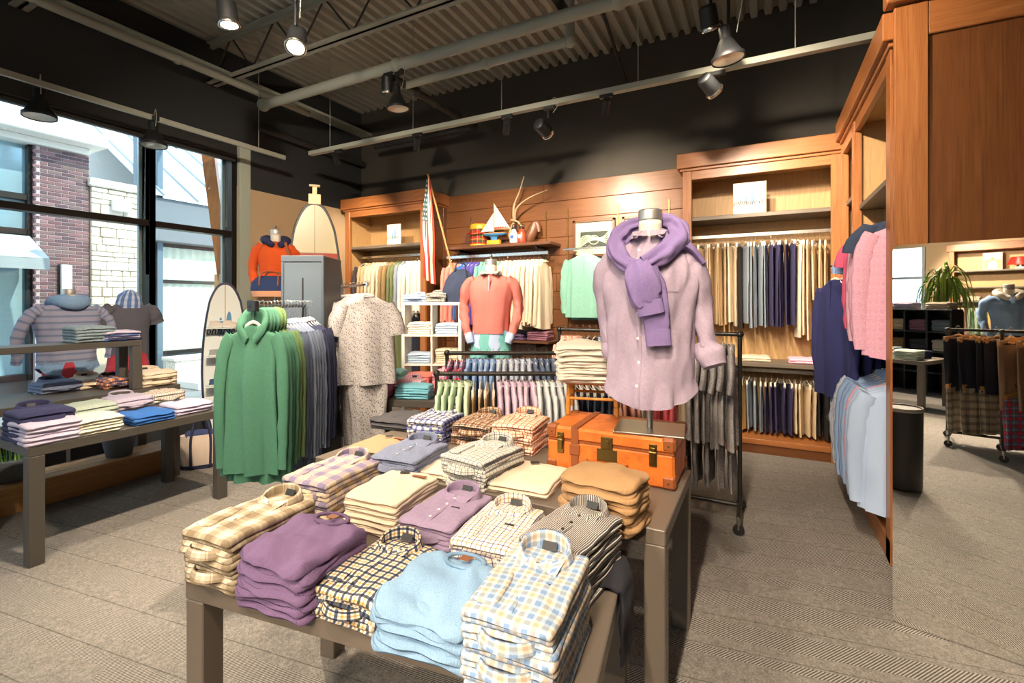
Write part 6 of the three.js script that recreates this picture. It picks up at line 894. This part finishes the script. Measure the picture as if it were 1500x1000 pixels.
{
  const c = onD(603, 443, 4.45), tr = 0.35, t = thing('display_table', 'small display table of pink and aqua clothes', 'table', V(c.x, 0, c.z), tr); part(t, 'table_top', box(-0.42, 0.76, -0.38, 0.42, 0.82, 0.38, 0.004), M.tableDark); for (const x of [-0.415, 0.34]) for (const z of [-0.375, 0.3]) part(t, 'leg', box(x, 0, z, x + 0.075, 0.759, z + 0.075, 0.003), M.tableDark);
  const put = (dx, dz, m, d, n, T, kind = 'sweater', noun = 'folded_shirt', W = 0.25, L = 0.24) => stack({ noun, desc: `${d} on the bright small table`, kind, mat: m, n, T, W, L, base: 0.82, at: V(c.x + dx * Math.cos(tr) + dz * Math.sin(tr), 0, c.z - dx * Math.sin(tr) + dz * Math.cos(tr)), lo: 1, turn: tr, lump: 0.012 });
  put(-0.28, -0.24, P.aqua, 'aqua folded tee', 6, 0.028); put(0.0, -0.24, P.coral, 'coral folded shirt', 5, 0.028); put(0.28, -0.24, P.pink, 'pink folded polo', 6, 0.03, 'shirt'); put(-0.28, 0.03, P.lilac, 'white lilac folded shirt', 3, 0.03, 'shirt'); put(0.0, 0.03, P.pinkGing, 'pink gingham folded shirt', 4, 0.03, 'shirt'); put(0.28, 0.03, P.coral, 'salmon folded tee', 3, 0.026); put(-0.24, 0.27, P.magenta, 'magenta folded polo', 4, 0.026, 'sweater', 'folded_shirt', 0.26, 0.2); put(0.12, 0.27, P.turquoise, 'turquoise folded tee', 5, 0.024, 'sweater', 'folded_shirt', 0.3, 0.2);
}
// ------------------------------------------------------------------ under the window tables: timber plinth, plants, bags
{
  const t = thing('timber_plinth', 'long low timber plinth with black metal corners on the carpet', 'plinth', V(-5.42, 0, -1.9)); part(t, 'front_plank', box(0.2, 0.0, -0.72, 0.25, 0.19, 1.2, 0.006, 'z'), M.plank); part(t, 'back_plank', box(-0.11, 0, -0.72, -0.06, 0.19, 1.2, 0.006, 'z'), M.plank); for (let i = 0; i < 3; i++) part(t, 'top_plank', box(-0.11 + i * 0.12, 0.19, -0.72, 0.008 + i * 0.12, 0.215, 1.2, 0.004, 'z'), M.plank);
  for (const z of [-0.72, 1.15]) part(t, 'corner_bracket', merge([box(0.25, 0.01, z, 0.256, 0.12, z + 0.06, 0), box(0.2, 0.01, z - 0.006, 0.256, 0.12, z, 0)]), M.blackplastic);
  const leaf = [0x7fae3f, 0x97c04c, 0x6b9a38].map((c) => std(c, 0.6));
  [[-5.35, -2.28, 0.13, 'beside the far table legs'], [-5.36, -1.55, 0.12, 'behind the front table leg'], [-5.4, -1.25, 0.1, 'next to the white shopping bag']].forEach(([x, z, r, l], n) => { const p = thing('potted_grass', `grass plant in a grey pot ${l}`, 'plant', V(x, 0.216, z)); part(p, 'pot', lathe([[0, 0], [r * 0.75, 0], [r, 0.17], [r * 1.03, 0.18], [r * 0.92, 0.18], [r * 0.85, 0.15], [0, 0.15]], 24), std(0x5d6670, 0.6)); const rg = rng(40 + n); for (let i = 0; i < 26; i++) { const a = rg() * 6.28, q = r * 0.6 * Math.sqrt(rg()), h = 0.13 + rg() * 0.16, o = 0.03 + rg() * 0.06; const bx = Math.cos(a) * q, bz = Math.sin(a) * q; part(p, 'blade', limb([V(bx, 0.15, bz), V(bx + Math.cos(a) * o * 0.3, 0.15 + h * 0.6, bz + Math.sin(a) * o * 0.3), V(bx + Math.cos(a) * o, 0.15 + h, bz + Math.sin(a) * o)], [[0.008, 0.003], [0.008, 0.003], [0.001, 0.001]], 5, 5, { wr: 0, cap: false }), leaf[i % 3]); } });
  const bt = canvasTex(256, 256, (x, w, h) => { x.fillStyle = '#f0ece4'; x.fillRect(0, 0, w, h); logo(x, w * 0.46, h * 0.55, 190, '#39404c'); });
  const b = thing('shopping_bag', 'white paper shopping bag standing on the timber plinth', 'bag', V(-5.3, 0.216, -1.0), Math.PI / 2 - 0.3); part(b, 'bag_body', merge([box(-0.16, 0, -0.07, 0.16, 0.36, 0.06, 0.002)]), M.white); part(b, 'print', new THREE.PlaneGeometry(0.31, 0.34).translate(0, 0.175, 0.0615), std(0xffffff, 0.7, 0, { map: bt })); part(b, 'handle', tubeOf([V(-0.06, 0.35, 0.05), V(-0.05, 0.47, 0.05), V(0.05, 0.47, 0.05), V(0.06, 0.35, 0.05)], 0.004, 16, 5), M.white);
  const q = onY(287, 688, 0), tb = thing('tote_bag', 'blush and white tote bag with navy straps on the floor', 'bag', V(q.x - 0.05, 0, q.z - 0.08), 1.0); part(tb, 'bag_body', loft([[0, 0.17, 0.08, 0, 0, 0], [0.15, 0.18, 0.09, 0, 0, 0.006], [0.33, 0.19, 0.07, 0, 0, 0.008]], 28, 12, { seed: 2, wr: 0.012, cap: true }).geo, cloth(0xe0cdbd)); part(tb, 'base_band', loft([[-0.002, 0.174, 0.084, 0, 0, 0], [0.02, 0.178, 0.088, 0, 0, 0], [0.04, 0.18, 0.09, 0, 0, 0.001]], 28, 3, { wr: 0 }).geo, cloth(0x2c3350)); for (const z of [0.085, -0.085]) part(tb, 'strap', tubeOf([V(-0.08, 0.02, z * 1.08), V(-0.08, 0.33, z * 0.95), V(-0.04, 0.48, z * 0.6), V(0.04, 0.48, z * 0.6), V(0.08, 0.33, z * 0.95), V(0.08, 0.02, z * 1.08)], 0.012, 30, 6), cloth(0x2c3350)); part(tb, 'folded_towel', foldSlab(0.28, 0.12, 0.07, 4, { lump: 0.01 }).translate(0, 0.3, 0), cloth(0x3a4570));
  const pl = onY(270, 692, 0); }
{ // dark jeans hanging under the higher table edge
  const j = thing('folded_jeans', 'dark jeans draped over the end of the front table', 'jeans', V(-0.46, FT, -1.63), fa); part(j, 'legs', limb([V(-0.16, 0.03, 0.02), V(-0.03, 0.03, 0.01), V(0.035, 0.012, 0.0), V(0.055, -0.08, 0.0), V(0.05, -0.24, 0.01)], [[0.085, 0.018], [0.095, 0.02], [0.1, 0.02], [0.1, 0.016], [0.085, 0.013]], 18, 28, { wr: 0.018, seed: 2, up: V(0.7, 0.7, 0) }), cloth(0x24252e)); part(j, 'waistband', limb([V(-0.17, 0.03, 0.02), V(-0.13, 0.032, 0.02)], [[0.088, 0.022], [0.09, 0.022]], 16, 4, { wr: 0.004, up: V(0, 1, 0) }), cloth(0x1e1f27)); }
{ const d = thing('knit_throw', 'dark brown throw hanging from the lower shelf of the corner cabinet', 'throw', V(0.70, 0.62, -5.05), Math.PI / 2); part(d, 'cloth', grid(16, 20, (u, v) => [(u - 0.5) * 0.16, 0.02 - v * 0.48, -0.01 + 0.012 * Math.sin(u * 14 + v), u * 0.16, v * 0.5]), P.charcoalknit); part(d, 'shelf_fold', foldSlab(0.17, 0.18, 0.03, 2, {}).translate(0, 0.005, -0.09), P.charcoalknit); }

// ------------------------------------------------------------------ the part of the shop seen in the mirror
{
  const R1 = mir(onY(1388, 646, 0)), R2 = mir(onY(1468, 668, 0));
  const e1 = R1.clone().add(V(1.15, 0, 0.25)), e2 = R2.clone().add(V(1.1, 0, 0.2));
  pipeRack('black wheeled pipe rack of navy trousers reflected in the mirror', R1, e1, 1.33, { depth: 0.55 }); pipeRack('black wheeled pipe rack of taupe trousers reflected in the mirror', R2, e2, 1.34, { depth: 0.55 });
  const al = (p, q, k) => V(p.x + (q.x - p.x) * k, 0, p.z + (q.z - p.z) * k), hw = { hm: M.hangerwood, jit: 0.25, sx: 1.0 };
  hangRow(al(R1, e1, 0.08).setY(1.35), al(R1, e1, 0.9).setY(1.35), [['shorts', P.inkblue, 4, 'ink blue shorts', 1.2], ['shorts', P.black, 3, 'black ruffled shorts', 1.2], ['pants', P.taupe, 3, 'taupe trousers']], 'on the first mirrored rack', { ...hw, lean: 0.6 });
  hangRow(al(R2, e2, 0.06).setY(1.36), al(R2, e2, 0.9).setY(1.36), [['shorts', P.taupe, 6, 'taupe shorts', 1.35], ['shirt', P.khaki, 3, 'khaki shirt']], 'on the second mirrored rack', { ...hw, lean: 0.7 });
  for (const [p, q, h, l] of [[R1, e1, 0.78, 'first'], [R2, e2, 0.76, 'second']]) { solo('rack_lower_bar', `lower bar of the ${l} mirrored rack`, 'rail', cyl(V(0, 0, 0), V(q.x - p.x, 0, q.z - p.z), 0.01, 8), M.pipe, V(p.x, h, p.z)); }
  hangRow(al(R1, e1, 0.05).setY(0.79), al(R1, e1, 0.9).setY(0.79), [['shorts', P.mutedPlaid, 4, 'grey plaid shorts', 1.05], ['shorts', P.mint, 3, 'pale green shorts', 1.05]], 'low on the first mirrored rack', { ...hw, lean: 0.6 });
  hangRow(al(R2, e2, 0.1).setY(0.77), al(R2, e2, 0.9).setY(0.77), [['shorts', P.redPlaid, 6, 'red and blue plaid shorts', 1.05]], 'low on the second mirrored rack', { ...hw, lean: 0.6 });
  // table with folded knits
  const T1 = mir(onY(1343, 602, 0)); const tt = thing('display_table', 'grey display table of folded knits seen in the mirror', 'table', V(T1.x, 0, T1.z + 0.0), 0.15); part(tt, 'table_top', box(-1.0, 0.7, 0, 0.08, 0.76, 0.9, 0.004), M.table); for (const [x, z] of [[0, 0], [0, 0.82], [-1, 0], [-1, 0.82]]) part(tt, 'leg', box(x, 0, z, x + 0.08, 0.699, z + 0.08, 0.003), M.table);
  [[-0.15, 0.2, P.mint, 'mint green folded knit', 5], [-0.15, 0.6, P.navy, 'navy folded knit', 4], [-0.55, 0.25, P.oatmeal, 'oatmeal folded knit', 5], [-0.55, 0.62, P.tealgrey, 'teal grey folded knit', 5]].forEach(([x, z, m, d, n]) => stack({ noun: 'folded_sweater', desc: `${d} on the mirrored table`, kind: 'sweater', mat: m, n, T: 0.03, W: 0.32, L: 0.3, base: 0.761, at: V(T1.x + x, 0, T1.z + z), lo: 1, lump: 0.012, turn: 0.15 }));
  // black cube unit
  const C1 = mir(onD(1341, 450, 8.9)), cb = thing('cube_shelf', 'black cube shelving unit with folded knits seen in the mirror', 'shelf', V(C1.x, 0, C1.z), Math.PI + 0.25); const CW = 0.55, CH = 1.5; for (const x of [-CW, -0.19, 0.17, CW - 0.03]) part(cb, 'divider', box(x, 0, -0.36, x + 0.03, CH, 0, 0.003), M.blackplastic); part(cb, 'back_panel', box(-CW, 0, -0.372, CW, CH, -0.361, 0), M.blackplastic); for (const y of [0, 0.36, 0.74, 1.1, CH]) part(cb, 'shelf', box(-CW, y, -0.36, CW, y + 0.03, -0.002, 0.003), M.blackplastic);
  const cm = [P.oatmeal, P.charcoalknit, P.camel, P.tealgrey, P.mauve, P.stonep]; let i = 0; for (const y of [0.77, 1.13]) for (const x of [-0.36, 0.0, 0.36]) { const a = Math.PI + 0.25, p = V(C1.x + x * Math.cos(a) - 0.18 * Math.sin(a), 0, C1.z - x * Math.sin(a) - 0.18 * Math.cos(a)); stack({ noun: 'folded_sweater', desc: `${['oatmeal', 'charcoal', 'camel', 'teal grey', 'mauve', 'stone'][i]} folded knit in the black cube shelf`, kind: 'sweater', mat: cm[i++], n: 5, T: 0.04, W: 0.28, L: 0.28, base: y + 0.001, at: p, lo: 1, turn: a }); }
  [[-0.3, P.beigeshirt, 'beige folded knit'], [0.25, P.lilac, 'lilac folded knit']].forEach(([x, m, d]) => { const a = Math.PI + 0.25; stack({ noun: 'folded_sweater', desc: `${d} on top of the black cube shelf`, kind: 'sweater', mat: m, n: 3, T: 0.04, W: 0.36, L: 0.3, base: CH + 0.031, at: V(C1.x + x * Math.cos(a) - 0.18 * Math.sin(a), 0, C1.z - x * Math.sin(a) - 0.18 * Math.cos(a)), lo: 1, turn: a }); });
  // plant
  const PL = mir(onD(1382, 440, 10.6)), pl = thing('potted_dracaena', 'tall dracaena plant with arching leaves seen in the mirror', 'plant', V(PL.x, 0, PL.z)); part(pl, 'pot', lathe([[0, 0], [0.2, 0], [0.26, 0.45], [0.27, 0.48], [0.24, 0.48], [0.22, 0.42], [0, 0.42]], 26), std(0x6c655c, 0.6)); part(pl, 'trunk', limb([V(0, 0.4, 0), V(0.03, 1.0, 0.02), V(0, 1.75, 0)], [[0.05, 0.05], [0.04, 0.04], [0.035, 0.035]], 10, 12, { wr: 0.008 }), M.driftwood);
  const lg = [0x86ac4c, 0xa6bf5c, 0xbcc468, 0x6e9a40].map((c) => std(c, 0.5)), rg = rng(91); for (let k = 0; k < 90; k++) { const a = rg() * 6.283, l = 0.3 + rg() * 0.35, up = 0.3 + rg() * 0.7, y = 1.45 + rg() * 0.35, c = Math.cos(a), s = Math.sin(a); part(pl, 'leaf', limb([V(0, y, 0), V(c * l * 0.4, y + up * 0.8, s * l * 0.4), V(c * l * 0.8, y + up * 0.5, s * l * 0.8), V(c * l, y - 0.25 - rg() * 0.3, s * l)], [[0.012, 0.004], [0.024, 0.004], [0.018, 0.004], [0.002, 0.002]], 5, 9, { wr: 0, cap: false, up: V(0, 1, 0.01) }), lg[k % 4]); }
  // far cabinet
  const FC = mir(onD(1458, 443, 13.6)), fc = thing('display_cabinet', 'far wooden display cabinet with open shelves seen in the mirror', 'cabinet', V(FC.x, 0, FZ - 0.46), Math.PI), W = 0.95;
  part(fc, 'cornice', box(-W - 0.05, 3.15, -0.44, W + 0.05, 3.35, 0.06, 0.006, 'x'), M.trim); for (const x of [-W, W - 0.12]) part(fc, 'stile', box(x, 0, -0.03, x + 0.12, 3.15, 0.02, 0.004), M.trim); part(fc, 'back_panel', box(-W, 0, -0.44, W, 3.15, -0.42, 0), M.oak); for (const x of [-W, W - 0.03]) part(fc, 'side_panel', box(x, 0, -0.42, x + 0.03, 3.15, -0.03, 0), M.trim); for (const y of [0.1, 1.7, 2.1, 2.58]) part(fc, 'shelf', box(-W + 0.03, y - 0.04, -0.42, W - 0.03, y, -0.02, 0.003, 'x'), M.shelfgrey); part(fc, 'hanging_rail', cyl(V(-W + 0.04, 1.55, -0.2), V(W - 0.04, 1.55, -0.2), 0.012, 8), M.chrome);
  hangRow(V(FC.x - 0.8, 1.56, FZ - 0.26), V(FC.x + 0.8, 1.56, FZ - 0.26), [['shirt', P.peach, 2, 'peach shirt'], ['shirt', P.sage, 3, 'sage shirt'], ['shirt', P.golden, 2, 'gold shirt'], ['shirt', P.pinkwhite, 2, 'pink print shirt'], ['shirt', P.bluepale, 3, 'pale blue shirt']], 'in the far cabinet', {});
  for (const [x, m, d] of [[-0.5, P.cream, 'cream folded tee'], [0.1, P.offwhite, 'white folded tee'], [0.6, P.stonep, 'stone folded tee']]) stack({ noun: 'folded_tee', desc: `${d} on the far cabinet shelf`, kind: 'sweater', mat: m, n: 3, T: 0.04, W: 0.4, L: 0.3, base: 1.701, at: V(FC.x + x, 0, FZ - 0.25), lo: 1, cat: 'tee shirt' });
  const fp = thing('picture_frame', 'small framed portrait on the far cabinet shelf', 'picture', V(FC.x - 0.05, 2.582, FZ - 0.27), Math.PI); part(fp, 'frame', box(-0.2, 0, -0.02, 0.2, 0.5, 0, 0.004), M.white); part(fp, 'print', new THREE.PlaneGeometry(0.34, 0.43).translate(0, 0.25, 0.001), std(0xffffff, 0.6, 0, { map: canvasTex(128, 160, (x, w, h) => { x.fillStyle = '#8fa06a'; x.fillRect(0, 0, w, h); x.fillStyle = '#cfd6d8'; x.fillRect(0, 0, w, h * 0.4); x.fillStyle = '#e6e2dc'; x.beginPath(); x.ellipse(w / 2, h * 0.8, w * 0.3, h * 0.35, 0, 0, 7); x.fill(); x.fillStyle = '#a9795c'; x.beginPath(); x.ellipse(w / 2, h * 0.36, w * 0.11, h * 0.12, 0, 0, 7); x.fill(); }) }));
  const rb = thing('red_boat_lamp', 'red slatted ornament on the far cabinet shelf', 'ornament', V(FC.x - 0.55 + 1.05, 2.582, FZ - 0.27), Math.PI); part(rb, 'base', cbox(0.2, 0.06, 0.12, 0.01), M.white); part(rb, 'red_body', loft([[0.12, 0.26, 0.08, 0, 0, 0], [0.2, 0.24, 0.08, 0, 0, 0], [0.34, 0.18, 0.06, 0, 0, 0]], 4, 5, { wr: 0, folds: 0, cap: true }).geo, std(0xc22a20, 0.4)); part(rb, 'stem', cyl(V(0, 0.05, 0), V(0, 0.14, 0), 0.02, 8), M.white);
  rb.name = 'shelf_ornament';
  // denim mannequin
  const DM = mir(onD(1478, 440, 6.6)); mannequin({ label: 'mannequin in a denim shirt with a pale sweater seen in the mirror', pos: V(DM.x, 0, DM.z), turn: Math.PI - 0.4, hem: 1.2, h: 0.56, w: 1.05, mat: P.denimblue, bent: 1, hood: P.oatmeal, bottom: P.inkblue, bl: 0.5, seed: 12 });
  const BN = mir(onY(1321, 712, 0)), bn = thing('waste_bin', 'tall black cylindrical bin seen at the mirror edge', 'bin', V(BN.x, 0, BN.z)); part(bn, 'bin_body', lathe([[0, 0], [0.14, 0], [0.145, 0.02], [0.15, 0.7], [0.14, 0.71], [0, 0.7]], 28), M.blackplastic); part(bn, 'rim', lathe([[0.15, 0.69], [0.157, 0.7], [0.152, 0.72], [0.14, 0.72]], 28), M.steel);
}
console.log('textures', texCount);

renderer.render(scene, camera);
